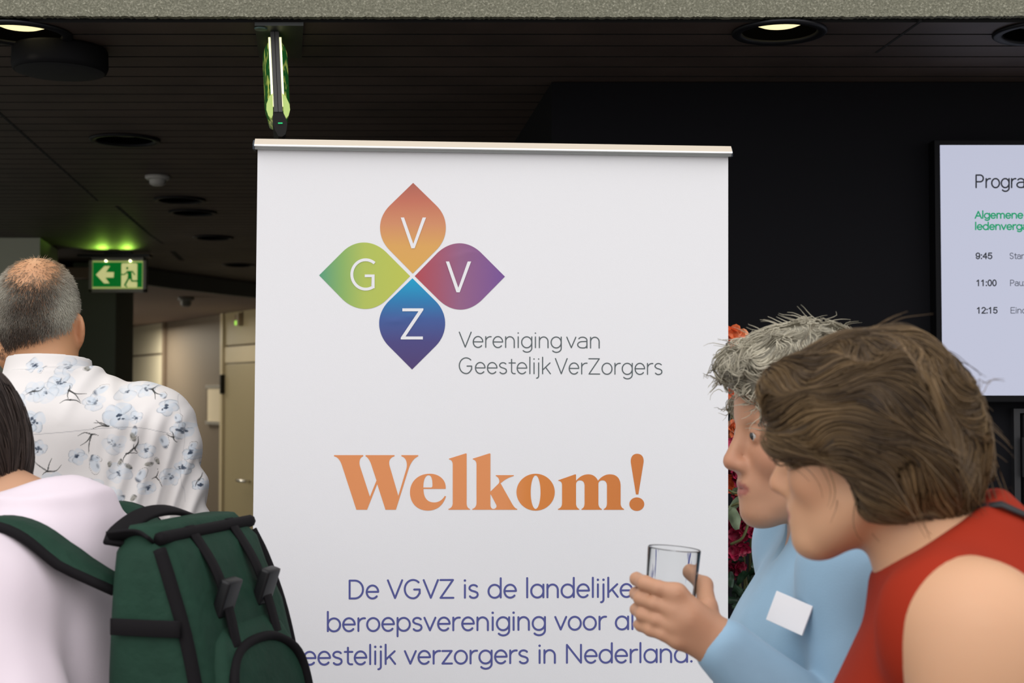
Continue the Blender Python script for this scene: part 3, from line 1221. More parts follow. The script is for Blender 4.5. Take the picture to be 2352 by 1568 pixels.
PET = [
    ('orange_petal', top, 2, [(0.0, (0.80, 0.445, 0.10)), (0.30, (0.80, 0.42, 0.115)), (0.55, (0.72, 0.30, 0.145)), (0.80, (0.62, 0.185, 0.115)), (1.0, (0.48, 0.14, 0.10))], 'orange gradient petal with V'),
    ('green_petal', left, 0, [(0.0, (0.10, 0.38, 0.22)), (0.25, (0.28, 0.50, 0.14)), (0.5, (0.50, 0.60, 0.115)), (1.0, (0.58, 0.62, 0.09))], 'green gradient petal with G'),
    ('purple_petal', right, 0, [(0.0, (0.50, 0.07, 0.085)), (0.25, (0.42, 0.10, 0.16)), (0.5, (0.33, 0.13, 0.26)), (1.0, (0.20, 0.09, 0.34))], 'red to purple gradient petal with V'),
    ('blue_petal', bot, 2, [(0.0, (0.085, 0.05, 0.18)), (0.3, (0.075, 0.065, 0.24)), (0.55, (0.055, 0.115, 0.36)), (0.75, (0.02, 0.22, 0.50)), (1.0, (0.0, 0.40, 0.68))], 'blue gradient petal with Z'),
]
for nm, lp, ax, st, lb in PET:
    bm = bmesh.new()
    fill_loops(bm, [lp], lambda x, y: lc(x, y) + B_n * 0.0004)
    bmesh.ops.subdivide_edges(bm, edges=bm.edges[:], cuts=3, use_grid_fill=True)
    for v in bm.verts:
        u_, v_ = b_loc(v.co)
        v.co = bw(u_, v_, relief(u_, v_) + 0.00045)
    tag(obj(nm, bm, ramp_mat('print_' + nm, ax, [(p_, tuple(0.86 * q for q in c_)) for p_, c_ in st]), fab, True), lb)
M_wprint = mat('print_white', (0.80, 0.795, 0.81), rough=0.75)
hi_ = lambda x, y: lc(x, y) + B_n * 0.0008
Vp = [(720, 325), (745, 325), (814, 522), (884, 325), (910, 325), (824, 556), (800, 556)]
letters = [[Vp], [[(x + 338, y + 330) for x, y in Vp]],
           [[(732, 1006), (890, 1006), (890, 1018), (756, 1217), (886, 1217), (886, 1239), (720, 1239), (720, 1226), (853, 1028), (732, 1028)]]]
ga = [math.radians(a) for a in range(50, 304, 6)]
gout = [(457 + 115 * math.cos(a), 752 - 121 * math.sin(a)) for a in ga]
gin = [(457 + 93 * math.cos(a), 752 - 99 * math.sin(a)) for a in ga]
letters.append([gout + [(524, 856), (524, 752), (450, 752), (450, 772), (502, 772), (502, 842)] + gin[::-1]])
for lp in letters:
    bm = bmesh.new()
    fill_loops(bm, lp, hi_)
    obj('petal_letter', bm, M_wprint, fab)

# WELKOM lettering (outlines in crop pixels of the region 740..1500 x 1010..1200)
def wc(x, y):
    return bpx(740 + x * 760 / 2352, 1010 + y * 190 / 588)


GL = []
GL.append([path([('M', 84, 108), ('L', 292, 108), ('L', 292, 116), ('C', 262, 126, 260, 165, 271, 195), ('L', 339, 403), ('L', 386, 288), ('L', 352, 185),
                 ('C', 341, 150, 328, 126, 308, 116), ('L', 308, 108), ('L', 514, 108), ('L', 514, 116), ('C', 484, 124, 468, 148, 480, 188), ('L', 541, 397),
                 ('L', 597, 210), ('C', 609, 170, 600, 126, 563, 116), ('L', 563, 108), ('L', 683, 108), ('L', 683, 116), ('C', 650, 130, 630, 163, 617, 198),
                 ('L', 524, 496), ('L', 450, 496), ('L', 391, 313), ('L', 319, 496), ('L', 243, 496), ('L', 140, 180), ('C', 126, 140, 110, 122, 84, 116)])])
GL.append([path([('M', 720, 348), ('L', 878, 348), ('C', 884, 285, 832, 240, 765, 240), ('C', 682, 240, 624, 296, 624, 372), ('C', 624, 450, 676, 502, 750, 502),
                 ('C', 820, 502, 860, 462, 880, 402), ('L', 872, 397), ('C', 852, 430, 826, 444, 796, 444), ('C', 742, 444, 720, 405, 720, 348)]),
           path([('M', 719, 338), ('L', 772, 338), ('C', 783, 338, 784, 330, 784, 318), ('C', 784, 280, 776, 251, 757, 251), ('C', 730, 251, 719, 290, 719, 338)])])
GL.append([path([('M', 901, 133), ('L', 1022, 95), ('L', 1027, 98), ('L', 1027, 455), ('C', 1029, 478, 1040, 488, 1051, 490), ('L', 1051, 496), ('L', 897, 496), ('L', 897, 490),
                 ('C', 918, 485, 927, 470, 928, 450), ('L', 928, 175), ('C', 927, 150, 915, 140, 901, 138)])])
GL.append([path([('M', 1070, 133), ('L', 1190, 95), ('L', 1196, 98), ('L', 1196, 367), ('L', 1252, 312), ('C', 1268, 295, 1256, 265, 1234, 256), ('L', 1234, 250), ('L', 1362, 250),
                 ('L', 1362, 256), ('C', 1330, 264, 1300, 280, 1268, 308), ('L', 1345, 445), ('C', 1360, 472, 1372, 487, 1386, 490), ('L', 1386, 496), ('L', 1067, 496), ('L', 1067, 490),
                 ('C', 1085, 485, 1096, 472, 1097, 450), ('L', 1097, 175), ('C', 1096, 150, 1085, 140, 1070, 138)]),
           path([('M', 1196, 388), ('L', 1196, 465), ('C', 1198, 482, 1206, 490, 1217, 490), ('C', 1233, 490, 1245, 475, 1237, 460), ('L', 1199, 388)])])
GL.append([ell(1517, 371, 136, 131, 60), ell(1517, 371, 35, 119, 48)])
GL.append([path([('M', 1678, 286), ('L', 1798, 244), ('L', 1804, 246), ('L', 1804, 290), ('C', 1830, 258, 1860, 244, 1892, 244), ('C', 1925, 244, 1948, 262, 1960, 290),
                 ('C', 1985, 258, 2015, 244, 2045, 244), ('C', 2095, 244, 2121, 275, 2121, 330), ('L', 2121, 455), ('C', 2123, 475, 2133, 486, 2145, 490), ('L', 2145, 496),
                 ('L', 2001, 496), ('L', 2001, 490), ('C', 2018, 484, 2023, 470, 2024, 450), ('L', 2024, 325), ('C', 2023, 300, 2012, 287, 1992, 287), ('C', 1975, 287, 1964, 297, 1963, 310),
                 ('L', 1963, 455), ('C', 1965, 475, 1975, 486, 1987, 490), ('L', 1987, 496), ('L', 1843, 496), ('L', 1843, 490), ('C', 1858, 484, 1864, 470, 1865, 450), ('L', 1865, 325),
                 ('C', 1864, 300, 1852, 287, 1832, 287), ('C', 1815, 287, 1805, 297, 1804, 315), ('L', 1804, 455), ('C', 1806, 475, 1815, 486, 1827, 490), ('L', 1827, 496),
                 ('L', 1676, 496), ('L', 1676, 490), ('C', 1696, 484, 1704, 470, 1705, 450), ('L', 1705, 320), ('C', 1704, 300, 1695, 292, 1678, 290)])])
GL.append([path([('M', 2230, 387), ('L', 2194, 165), ('C', 2188, 122, 2208, 98, 2238, 98), ('C', 2270, 98, 2290, 122, 2283, 165), ('L', 2247, 387)])])
GL.append([ell(2236, 456, 53, 48, 36)])
bm = bmesh.new()
for lp in GL:
    fill_loops(bm, lp, lambda x, y: wc(x, y) + B_n * 0.0001)
tag(obj('welcome_lettering', bm, ramp_mat('print_orange', 0, [(0.0, (0.74, 0.275, 0.10)), (0.55, (0.74, 0.275, 0.098)), (0.62, (0.68, 0.225, 0.045)), (1.0, (0.61, 0.19, 0.042))]), fab), 'large orange serif lettering')


# monoline letters ------------------------------------------------
def arc(cx, cy, rx, ry, a0, a1, n=22):
    return [(cx + rx * math.cos(math.radians(a0 + (a1 - a0) * k / n)), cy + ry * math.sin(math.radians(a0 + (a1 - a0) * k / n))) for k in range(n + 1)]


XH, CAPH, ASC = 490, 690, 745
F = {}
F['D'] = (690, [[(95, 0), (95, CAPH), (290, CAPH)] + arc(290, 345, 320, 345, 90, -90) + [(95, 0)]])
F['V'] = (620, [[(35, CAPH), (310, 5), (585, CAPH)]])
F['G'] = (760, [arc(385, 345, 320, 355, 48, 270) + arc(385, 345, 270, 355, -90, -28, 8)[1:] + [(640, 180), (640, 330), (430, 330)]])
F['Z'] = (620, [[(60, CAPH), (545, CAPH), (65, 0), (560, 0)]])
F['N'] = (730, [[(95, 0), (95, CAPH), (635, 0), (635, CAPH)]])
F['a'] = (600, [arc(295, 243, 235, 250, 0, 360, 40), [(530, XH), (530, 0)]])
F['b'] = (610, [arc(320, 243, 235, 250, 0, 360, 40), [(85, ASC), (85, 0)]])
F['d'] = (610, [arc(295, 243, 235, 250, 0, 360, 40), [(530, ASC), (530, 0)]])
F['e'] = (560, [[(60, 250), (505, 250)] + arc(285, 245, 222, 250, 2, 318, 40)])
F['g'] = (600, [arc(295, 243, 235, 250, 0, 360, 40), [(530, XH), (530, -20)] + arc(305, -20, 225, 190, 0, -140, 20)])
F['i'] = (200, [[(100, XH), (100, 0)], [(100, 665)]])
F['j'] = (215, [[(115, XH), (115, -95)] + arc(20, -95, 95, 105, 0, -90, 10), [(115, 665)]])
F['k'] = (500, [[(85, ASC), (85, 0)], [(430, XH), (85, 165)], [(225, 295), (450, 0)]])
F['l'] = (190, [[(95, ASC), (95, 0)]])
F['n'] = (570, [[(85, XH), (85, 0)], [(85, 250)] + arc(285, 280, 200, 213, 180, 0, 26) + [(485, 0)]])
F['o'] = (575, [arc(287, 243, 232, 250, 0, 360, 40)])
F['p'] = (610, [arc(320, 243, 235, 250, 0, 360, 40), [(85, XH), (85, -215)]])
F['r'] = (365, [[(85, XH), (85, 0)], [(85, 250)] + arc(300, 270, 215, 220, 180, 88, 14) + [(335, 488)]])
F['s'] = (465, [arc(232, 365, 158, 125, 35, 190, 16) + [(92, 322), (150, 275), (300, 232), (372, 190)] + arc(232, 118, 160, 125, 18, -150, 18)])
F['t'] = (370, [[(170, 640), (170, 110)] + arc(275, 110, 105, 112, 180, 270, 8) + [(335, 0)], [(50, XH - 10), (340, XH - 10)]])
F['v'] = (500, [[(40, XH), (250, 5), (460, XH)]])
F['z'] = (480, [[(60, XH - 5), (415, XH - 5), (60, 0), (425, 0)]])
F['.'] = (170, [[(85, 22)]])
F['a2'] = (560, [arc(275, 355, 200, 138, 150, 0, 18) + [(475, 0)], [(475, 300), (280, 290)] + arc(260, 145, 215, 145, 90, 270, 20) + arc(330, 145, 145, 145, -90, 0, 10)])
F['P'] = (620, [[(95, 0), (95, CAPH), (340, CAPH)] + arc(340, 505, 190, 185, 90, -90, 18) + [(95, 320)]])
F['A'] = (640, [[(30, 0), (320, CAPH), (610, 0)], [(125, 230), (515, 230)]])
F['S'] = (610, [arc(305, 520, 205, 175, 30, 190, 18) + [(130, 420), (300, 350), (480, 270)] + arc(300, 180, 215, 185, 25, -155, 20)])
F['E'] = (610, [[(540, CAPH), (95, CAPH), (95, 0), (550, 0)], [(95, 360), (500, 360)]])
F['m'] = (850, [[(85, XH), (85, 0)], [(85, 250)] + arc(255, 300, 170, 193, 180, 0, 20) + [(425, 0)], [(425, 250)] + arc(595, 300, 170, 193, 180, 0, 20) + [(765, 0)]])
F['u'] = (570, [[(85, XH), (85, 210)] + arc(285, 210, 200, 213, 180, 360, 24), [(485, XH), (485, 0)]])
F['0'] = (560, [arc(280, 345, 205, 350, 0, 360, 36)])
F['1'] = (560, [[(110, 540), (290, 690), (290, 0)]])
F['2'] = (560, [arc(280, 500, 195, 195, 165, -30, 18) + [(75, 0), (490, 0)]])
F['4'] = (560, [[(385, 0), (385, CAPH), (55, 215), (500, 215)]])
F['5'] = (560, [[(460, CAPH), (145, CAPH), (100, 345)] + arc(275, 225, 205, 225, 135, -155, 26)])
F['9'] = (560, [arc(280, 475, 200, 215, 0, 360, 34), [(480, 475)] + arc(275, 300, 205, 305, 25, -150, 20)])
F[':'] = (240, [[(120, 30)], [(120, 460)]])
SPACE = 285


def line_strokes(txt, dbl=False):
    sp_ = 150 if dbl else SPACE
    x = 0
    out = []
    for ch in txt:
        if ch == ' ':
            x += sp_
            continue
        adv, st = F['a2' if (dbl and ch == 'a') else ch]
        out += [[(px + x, py) for px, py in s] for s in st]
        x += adv
    return out


def mono_line(bm, txt, x0, y0, x1, y1, w, dbl=False, hpx=None):
    """fit a line of monoline text between the pixels (x0,y0) and (x1,y1) on the banner (ink to ink, on the baseline)"""
    st = line_strokes(txt, dbl)
    xs = [p[0] for s in st for p in s]
    a, b = min(xs), max(xs)
    k = (x1 - x0) / (b - a)
    ky = (hpx / CAPH) if hpx else k

    def M(x, y):
        return bpx(x0 + (x - a) * k, y0 + (y1 - y0) * (x - a) / (b - a) - y * ky)
    # stroke in pixel-like units so that the width stays even
    def M2(x, y):
        return bpx(x, y)
    for s in st:
        pp = [(x0 + (x - a) * k, y0 + (y1 - y0) * (x - a) / (b - a) - y * ky) for x, y in s]
        add_stroke(bm, pp, w if len(pp) > 1 else w * 1.25, M2, 'round', B_n)


bm = bmesh.new()
mono_line(bm, 'De VGVZ is de landelijke', 803, 1374, 1452, 1370, 4.6, False, 41)
mono_line(bm, 'beroepsvereniging voor alle', 753, 1449, 1500, 1444, 4.6, False, 41)
mono_line(bm, 'geestelijk verzorgers in Nederland.', 662, 1526, 1588, 1519.5, 4.6, False, 41)
tag(obj('slogan_lettering', bm, mat('print_slate_blue', (0.085, 0.095, 0.30), rough=0.7), fab, recalc=False), 'blue rounded slogan lettering')
bm = bmesh.new()
mono_line(bm, 'Vereniging van', 1055, 797, 1376, 799, 2.6, True, 34.5)
mono_line(bm, 'Geestelijk VerZorgers', 1055, 857, 1520, 859.5, 2.6, True, 35)
tag(obj('name_lettering', bm, mat('print_dark_grey', srgb(88, 96, 98), rough=0.7), fab, recalc=False), 'thin grey lettering beside the logo')

# programme lines on the wall screen, set in the same monoline letters
for k_, (nm, body, px, py_, cap_, m_, wd_, wpx_) in enumerate(SCREEN_LINES):
    bm = bmesh.new()
    st_ = line_strokes(body, True)
    xs_ = [p[0] for s in st_ for p in s]
    kx_ = wpx_ / (max(xs_) - min(xs_))
    for s in st_:
        pp = [(px + (x - min(xs_)) * kx_, py_ - y * cap_ / CAPH) for x, y in s]
        add_stroke(bm, pp, wd_ if len(pp) > 1 else wd_ * 1.3, lambda x, y: at(x, y, sy - 0.0008))
    obj(nm, bm, m_, scr, recalc=False)
# ================================================================== smooth-blended solid modelling for figures
def axis(lo, hi, step, fine=()):
    """grid coordinates from lo to hi, with finer steps inside the (a, b, s) ranges"""
    out = [lo]
    while out[-1] < hi:
        s = step
        for a, b, st in fine:
            if a <= out[-1] < b:
                s = min(s, st)
        out.append(out[-1] + s)
    return np.array(out, dtype=np.float32)


class Field:
    def __init__(self, xs, ys, zs):
        self.a = (xs, ys, zs)
        self.V = np.full((len(xs), len(ys), len(zs)), 0.5, dtype=np.float32)

    def _sl(self, lo, hi, pad):
        s = []
        for i in range(3):
            a = self.a[i]
            i0 = max(int(np.searchsorted(a, lo[i] - pad)) - 1, 0)
            i1 = min(int(np.searchsorted(a, hi[i] + pad)) + 1, len(a))
            s.append(slice(i0, max(i1, i0 + 1)))
        return tuple(s)

    def put(self, fn, lo, hi, k=0.01, op='u'):
        pad = k + 0.02
        s = self._sl(lo, hi, pad)
        X = self.a[0][s[0]][:, None, None]
        Y = self.a[1][s[1]][None, :, None]
        Z = self.a[2][s[2]][None, None, :]
        d = fn(X, Y, Z).astype(np.float32)
        A = self.V[s]
        if op == 'u':
            h = np.maximum(k - np.abs(A - d), 0) / k
            r = np.minimum(A, d) - h * h * k * 0.25
        elif op == 's':
            d = -d
            h = np.maximum(k - np.abs(A - d), 0) / k
            r = np.maximum(A, d) + h * h * k * 0.25
        else:
            h = np.maximum(k - np.abs(A - d), 0) / k
            r = np.maximum(A, d) + h * h * k * 0.25
        self.V[s] = r

    # ---- primitives
    def ell(self, c, r, R=None, k=0.01, op='u'):
        c = np.array(c, float)
        m = max(r)
        Rm = np.array(R.to_3x3()) if R is not None else None

        def fn(X, Y, Z):
            x, y, z = X - c[0], Y - c[1], Z - c[2]
            if Rm is not None:
                x, y, z = (Rm[0, 0] * x + Rm[1, 0] * y + Rm[2, 0] * z, Rm[0, 1] * x + Rm[1, 1] * y + Rm[2, 1] * z, Rm[0, 2] * x + Rm[1, 2] * y + Rm[2, 2] * z)
            k0 = np.sqrt((x / r[0]) ** 2 + (y / r[1]) ** 2 + (z / r[2]) ** 2) + 1e-9
            k1 = np.sqrt((x / r[0] ** 2) ** 2 + (y / r[1] ** 2) ** 2 + (z / r[2] ** 2) ** 2) + 1e-9
            return k0 * (k0 - 1) / k1
        self.put(fn, c - m, c + m, k, op)

    def cone(self, a, b, ra, rb, k=0.01, op='u', flat=None):
        """capsule with radius ra at a and rb at b; flat=(axis vector, factor) squashes it along an axis"""
        a, b = np.array(a, float), np.array(b, float)
        ba = b - a
        L2 = float(ba @ ba) + 1e-12
        m = max(ra, rb) * (1.0 if flat is None else max(1.0, flat[1]))
        if flat is not None:
            fv = np.array(flat[0], float)
            fv /= np.linalg.norm(fv)
            ff = 1.0 / flat[1] - 1.0

        def fn(X, Y, Z):
            x, y, z = X - a[0], Y - a[1], Z - a[2]
            t = np.clip((x * ba[0] + y * ba[1] + z * ba[2]) / L2, 0, 1)
            px, py, pz = x - t * ba[0], y - t * ba[1], z - t * ba[2]
            if flat is not None:
                q = (px * fv[0] + py * fv[1] + pz * fv[2]) * ff
                px, py, pz = px + q * fv[0], py + q * fv[1], pz + q * fv[2]
            return np.sqrt(px * px + py * py + pz * pz) - (ra + (rb - ra) * t)
        self.put(fn, np.minimum(a, b) - m, np.maximum(a, b) + m, k, op)

    def chain(self, pts, rad, k=0.01, flat=None):
        for i in range(len(pts) - 1):
            self.cone(pts[i], pts[i + 1], rad[i], rad[i + 1], k, 'u', flat)

    def loft(self, prof, k=0.02, op='u', grow=0.0, lean=0.0):
        """elliptical torso: prof rows (z, cx, half depth x, half width y), smoothed"""
        P = np.array(sorted(prof), float)
        zz = np.linspace(P[0, 0], P[-1, 0], 160)
        cols = []
        for j in (1, 2, 3):
            c = np.interp(zz, P[:, 0], P[:, j])
            for _ in range(6):
                c[1:-1] = (c[:-2] + 2 * c[1:-1] + c[2:]) / 4
            cols.append(c)
        z0, z1 = P[0, 0] - grow, P[-1, 0] + grow
        mx = max(cols[1].max(), 0.01) + grow + np.abs(cols[0]).max()
        my = cols[2].max() + grow

        def fn(X, Y, Z):
            cx = np.interp(Z, zz, cols[0])
            hx = np.interp(Z, zz, cols[1]) + grow
            hy = np.interp(Z, zz, cols[2]) + grow
            x = (X - cx) / hx
            y = Y / hy
            e = (np.abs(x) ** 2.3 + np.abs(y) ** 2.3) ** (1 / 2.3)
            g = np.sqrt((x / hx) ** 2 + (y / hy) ** 2) / (np.sqrt(x * x + y * y) + 1e-6)
            d = (e - 1) / (g + 1e-6)
            dz = np.maximum(z0 - Z, Z - z1)
            return np.maximum(d, dz + 0 * d)
        self.put(fn, (-mx, -my, z0), (mx, my, z1), k, op)

    # ---- sampling
    def sample(self, P):
        idx = []
        fr = []
        for i in range(3):
            a = self.a[i]
            j = np.clip(np.searchsorted(a, P[:, i]) - 1, 0, len(a) - 2)
            idx.append(j)
            fr.append(np.clip((P[:, i] - a[j]) / (a[j + 1] - a[j]), 0, 1))
        v = 0
        for dx in (0, 1):
            for dy in (0, 1):
                for dz in (0, 1):
                    wgt = (fr[0] if dx else 1 - fr[0]) * (fr[1] if dy else 1 - fr[1]) * (fr[2] if dz else 1 - fr[2])
                    v = v + wgt * self.V[idx[0] + dx, idx[1] + dy, idx[2] + dz]
        return v

    def grad(self, P, h=0.003):
        g = np.stack([self.sample(P + np.eye(3)[i] * h) - self.sample(P - np.eye(3)[i] * h) for i in range(3)], 1)
        return g / (np.linalg.norm(g, axis=1, keepdims=True) + 1e-9)

    # ---- surface nets
    def surface(self):
        V = self.V
        inside = V < 0
        n = V.shape
        c = np.zeros((n[0] - 1, n[1] - 1, n[2] - 1), dtype=np.int8)
        for dx in (0, 1):
            for dy in (0, 1):
                for dz in (0, 1):
                    c += inside[dx:n[0] - 1 + dx, dy:n[1] - 1 + dy, dz:n[2] - 1 + dz]
        I, J, K = np.nonzero((c > 0) & (c < 8))
        vid = -np.ones(c.shape, dtype=np.int64)
        vid[I, J, K] = np.arange(len(I))
        acc = np.zeros((len(I), 3))
        cnt = np.zeros(len(I))
        ax = self.a
        cor = [(dx, dy, dz) for dx in (0, 1) for dy in (0, 1) for dz in (0, 1)]
        for p in cor:
            for d in range(3):
                if p[d]:
                    continue
                q = list(p)
                q[d] = 1
                va = V[I + p[0], J + p[1], K + p[2]]
                vb = V[I + q[0], J + q[1], K + q[2]]
                m = (va < 0) != (vb < 0)
                t = np.where(m, va / np.where(m, va - vb, 1), 0)
                co = [None] * 3
                for e_, idx in enumerate((I, J, K)):
                    A = ax[e_][idx + p[e_]]
                    B = ax[e_][idx + q[e_]]
                    co[e_] = A + (B - A) * t
                acc += np.where(m[:, None], np.stack(co, 1), 0)
                cnt += m
        verts = acc / cnt[:, None]
        faces = []
        for d in range(3):
            sl0 = [slice(1, n[0] - 1), slice(1, n[1] - 1), slice(1, n[2] - 1)]
            sl0[d] = slice(0, n[d] - 1)
            sl1 = list(sl0)
            sl1[d] = slice(1, n[d])
            a_, b_ = inside[tuple(sl0)], inside[tuple(sl1)]
            idx = np.argwhere(a_ != b_)
            if not len(idx):
                continue
            off = np.array([s.start for s in sl0])
            idx = idx + off
            fl = a_[tuple((idx - off).T)]
            u, v = (d + 1) % 3, (d + 2) % 3
            eu = np.eye(3, dtype=int)[u]
            ev = np.eye(3, dtype=int)[v]
            q = [idx - eu - ev, idx - ev, idx, idx - eu]
            q = np.stack([vid[t_[:, 0], t_[:, 1], t_[:, 2]] for t_ in q], 1)
            q[~fl] = q[~fl][:, ::-1]
            faces.append(q)
        F = np.concatenate(faces)
        F = F[(F >= 0).all(1)]
        return verts, F


def relax(verts, F, n=1, lam=0.5):
    v = verts.copy()
    E = np.concatenate([F[:, [0, 1]], F[:, [1, 2]], F[:, [2, 3]], F[:, [3, 0]]])
    for _ in range(n):
        acc = np.zeros_like(v)
        c = np.zeros(len(v))
        for a, b in ((0, 1), (1, 0)):
            np.add.at(acc, E[:, a], v[E[:, b]])
            np.add.at(c, E[:, a], 1)
        v = v + lam * (acc / np.maximum(c, 1)[:, None] - v)
    return v


def normals_of(v, F):
    nrm = np.cross(v[F[:, 2]] - v[F[:, 0]], v[F[:, 3]] - v[F[:, 1]])
    out = np.zeros_like(v)
    for j in range(4):
        np.add.at(out, F[:, j], nrm)
    return out / (np.linalg.norm(out, axis=1, keepdims=True) + 1e-12)


def np_mesh(name, v, F, cols=None):
    me = bpy.data.meshes.new(name)
    F = np.asarray(F)
    me.vertices.add(len(v))
    me.vertices.foreach_set('co', np.asarray(v, dtype=np.float32).ravel())
    m = F.shape[1]
    me.loops.add(len(F) * m)
    me.loops.foreach_set('vertex_index', F.astype(np.int32).ravel())
    me.polygons.add(len(F))
    me.polygons.foreach_set('loop_start', np.arange(len(F), dtype=np.int32) * m)
    me.polygons.foreach_set('use_smooth', [True] * len(F))
    me.update(calc_edges=True)
    me.validate()
    if cols is not None:
        at_ = me.color_attributes.new('col', 'FLOAT_COLOR', 'POINT')
        c4 = np.ones((len(v), 4), dtype=np.float32)
        c4[:, :3] = cols
        at_.data.foreach_set('color', c4.ravel())
    return me


def part_mesh(name, v, F, m, parent, cols=None):
    """link a mesh given in the parent's own coordinates"""
    me = np_mesh(name, v, F, cols)
    o = bpy.data.objects.new(name, me)
    COL.objects.link(o)
    for x in (m if isinstance(m, (list, tuple)) else [m]):
        me.materials.append(x)
    o.parent = parent
    return o


_rs = np.random.RandomState(5)


class Wobble:
    """cheap smooth vector noise: a sum of sines"""
    def __init__(self, freq, seed, n=9, aniso=(1, 1, 1)):
        r = np.random.RandomState(seed)
        self.k = r.normal(size=(n, 3)) * np.array(aniso) * freq
        self.p = r.uniform(0, 6.28, n)
        self.n = n

    def __call__(self, P):
        return np.sin(P @ self.k.T + self.p).sum(1) / math.sqrt(self.n)


def strands(P, N, step_fn, nseg, seglen, rad, cols, taper=0.3):
    """thin three-sided hair tubes; step_fn(P, i) gives the next unit direction"""
    n = len(P)
    pts = [P]
    for i in range(nseg):
        P = step_fn(P, i, seglen)
        pts.append(P)
    pts = np.stack(pts, 1)                                        # n, nseg+1, 3
    T = np.gradient(pts, axis=1)
    T /= np.linalg.norm(T, axis=2, keepdims=True) + 1e-12
    ref = np.where(np.abs(T[..., 2:3]) < 0.9, np.array([0, 0, 1.0]), np.array([1.0, 0, 0]))
    A = np.cross(T, ref)
    A /= np.linalg.norm(A, axis=2, keepdims=True) + 1e-12
    B = np.cross(T, A)
    if np.ndim(rad) > 0:
        rr = np.asarray(rad)[:, None] * (1 - (1 - taper) * np.linspace(0, 1, nseg + 1) ** 2)[None]
    else:
        rr = np.broadcast_to((rad * (1 - (1 - taper) * np.linspace(0, 1, nseg + 1) ** 2))[None], (n, nseg + 1))
    rings = []
    for j in range(3):
        a = 2 * PI * j / 3
        rings.append(pts + (A * math.cos(a) + B * math.sin(a)) * rr[..., None])
    V = np.stack(rings, 2).reshape(-1, 3)                         # n, nseg+1, 3, 3
    base = (np.arange(n) * (nseg + 1) * 3)[:, None, None] + (np.arange(nseg) * 3)[None, :, None]
    fs = []
    for j in range(3):
        k = (j + 1) % 3
        fs.append(np.stack([base[..., 0] + j, base[..., 0] + k, base[..., 0] + k + 3, base[..., 0] + j + 3], -1))
    Fq = np.concatenate([f.reshape(-1, 4) for f in fs])
    C = np.repeat(cols, (nseg + 1) * 3, axis=0)
    return V, Fq, C


def scatter(v, F, n, rs, mask=None):
    """random points on a quad mesh"""
    a, b, c, d = (v[F[:, i]] for i in range(4))
    area = np.linalg.norm(np.cross(c - a, d - b), axis=1)
    if mask is not None:
        area = area * mask((a + b + c + d) / 4)
    cdf = np.cumsum(area)
    i = np.searchsorted(cdf, rs.uniform(0, cdf[-1], n))
    i = np.minimum(i, len(F) - 1)
    s, t = rs.uniform(size=(n, 1)), rs.uniform(size=(n, 1))
    return (a[i] * (1 - s) + b[i] * s) * (1 - t) + (d[i] * (1 - s) + c[i] * s) * t
# ================================================================== people
def rotm(yaw=0, pitch=0, roll=0):
    """head turn in degrees: yaw to the left, pitch down, roll toward the left shoulder"""
    return (Matrix.Rotation(math.radians(yaw), 4, 'Z') @ Matrix.Rotation(math.radians(pitch), 4, 'Y') @ Matrix.Rotation(math.radians(-roll), 4, 'X'))


def put_head(f, H, s=1.0, male=False):
    """head in its own frame (x forward, y left, z up, origin between the ears) placed by matrix H"""
    R = H.to_3x3()
    def p(x, y, z):
        return tuple(H @ Vector((x * s, y * s, z * s)))
    def E(c, r, k=0.012, op='u', Rl=None):
        f.ell(p(*c), tuple(q * s for q in r), R if Rl is None else R @ Rl, k, op)
    def C(a, b, ra, rb, k=0.012, op='u'):
        f.cone(p(*a), p(*b), ra * s, rb * s, k, op)
    E((0.0, 0, 0.045), (0.098, 0.077, 0.095))
    E((-0.012, 0, 0.02), (0.088, 0.074, 0.085), 0.02)
    E((0.045, 0, -0.025), (0.050, 0.058, 0.085), 0.025)
    E((0.050, 0, 0.045), (0.047, 0.062, 0.055), 0.02)
    for sg in (1, -1):
        C((0.0, 0.058 * sg, -0.055), (0.068, 0.018 * sg, -0.100), 0.017, 0.016, 0.03)
        E((0.062, 0.040 * sg, -0.022), (0.026, 0.024, 0.026), 0.02)
        C((0.086, 0.012 * sg, 0.030), (0.078, 0.044 * sg, 0.026), 0.009, 0.008, 0.012)
    E((0.082, 0, -0.100), (0.020, 0.024, 0.018), 0.02)
    for sg in (1, -1):
        E((0.096, 0.033 * sg, 0.008), (0.017, 0.018, 0.013), 0.012, 's')
        E((0.081, 0.032 * sg, 0.009), (0.0155, 0.0180, 0.0140), 0.004)
        E((0.1005, 0.0335 * sg, 0.0072), (0.0125, 0.0130, 0.0034), 0.003, 's')
    # nose
    C((0.092, 0, 0.018), (0.113, 0, -0.026), 0.0085, 0.0115, 0.012)
    E((0.110, 0, -0.030), (0.013, 0.013, 0.0105), 0.008)
    for sg in (1, -1):
        E((0.101, 0.012 * sg, -0.034), (0.0115, 0.0075, 0.0085), 0.006)
    # mouth
    E((0.083, 0, -0.064), (0.018, 0.030, 0.024), 0.02)
    E((0.0975, 0, -0.060), (0.0075, 0.021, 0.0055), 0.006)
    E((0.0955, 0, -0.0725), (0.0085, 0.018, 0.0065), 0.006)
    E((0.107, 0, -0.0660), (0.010, 0.023, 0.0014), 0.003, 's')
    # ears
    for sg in (1, -1):
        Re = Matrix.Rotation(math.radians(-14), 3, 'Y') @ Matrix.Rotation(math.radians(-26 * sg), 3, 'Z')
        E((-0.016, 0.085 * sg, 0.0), (0.022, 0.009, 0.035), 0.008, 'u', Re)
        E((-0.003, 0.080 * sg, -0.026), (0.011, 0.007, 0.012), 0.008)
        E((-0.005, 0.092 * sg, 0.004), (0.011, 0.008, 0.019), 0.006, 's', Re)


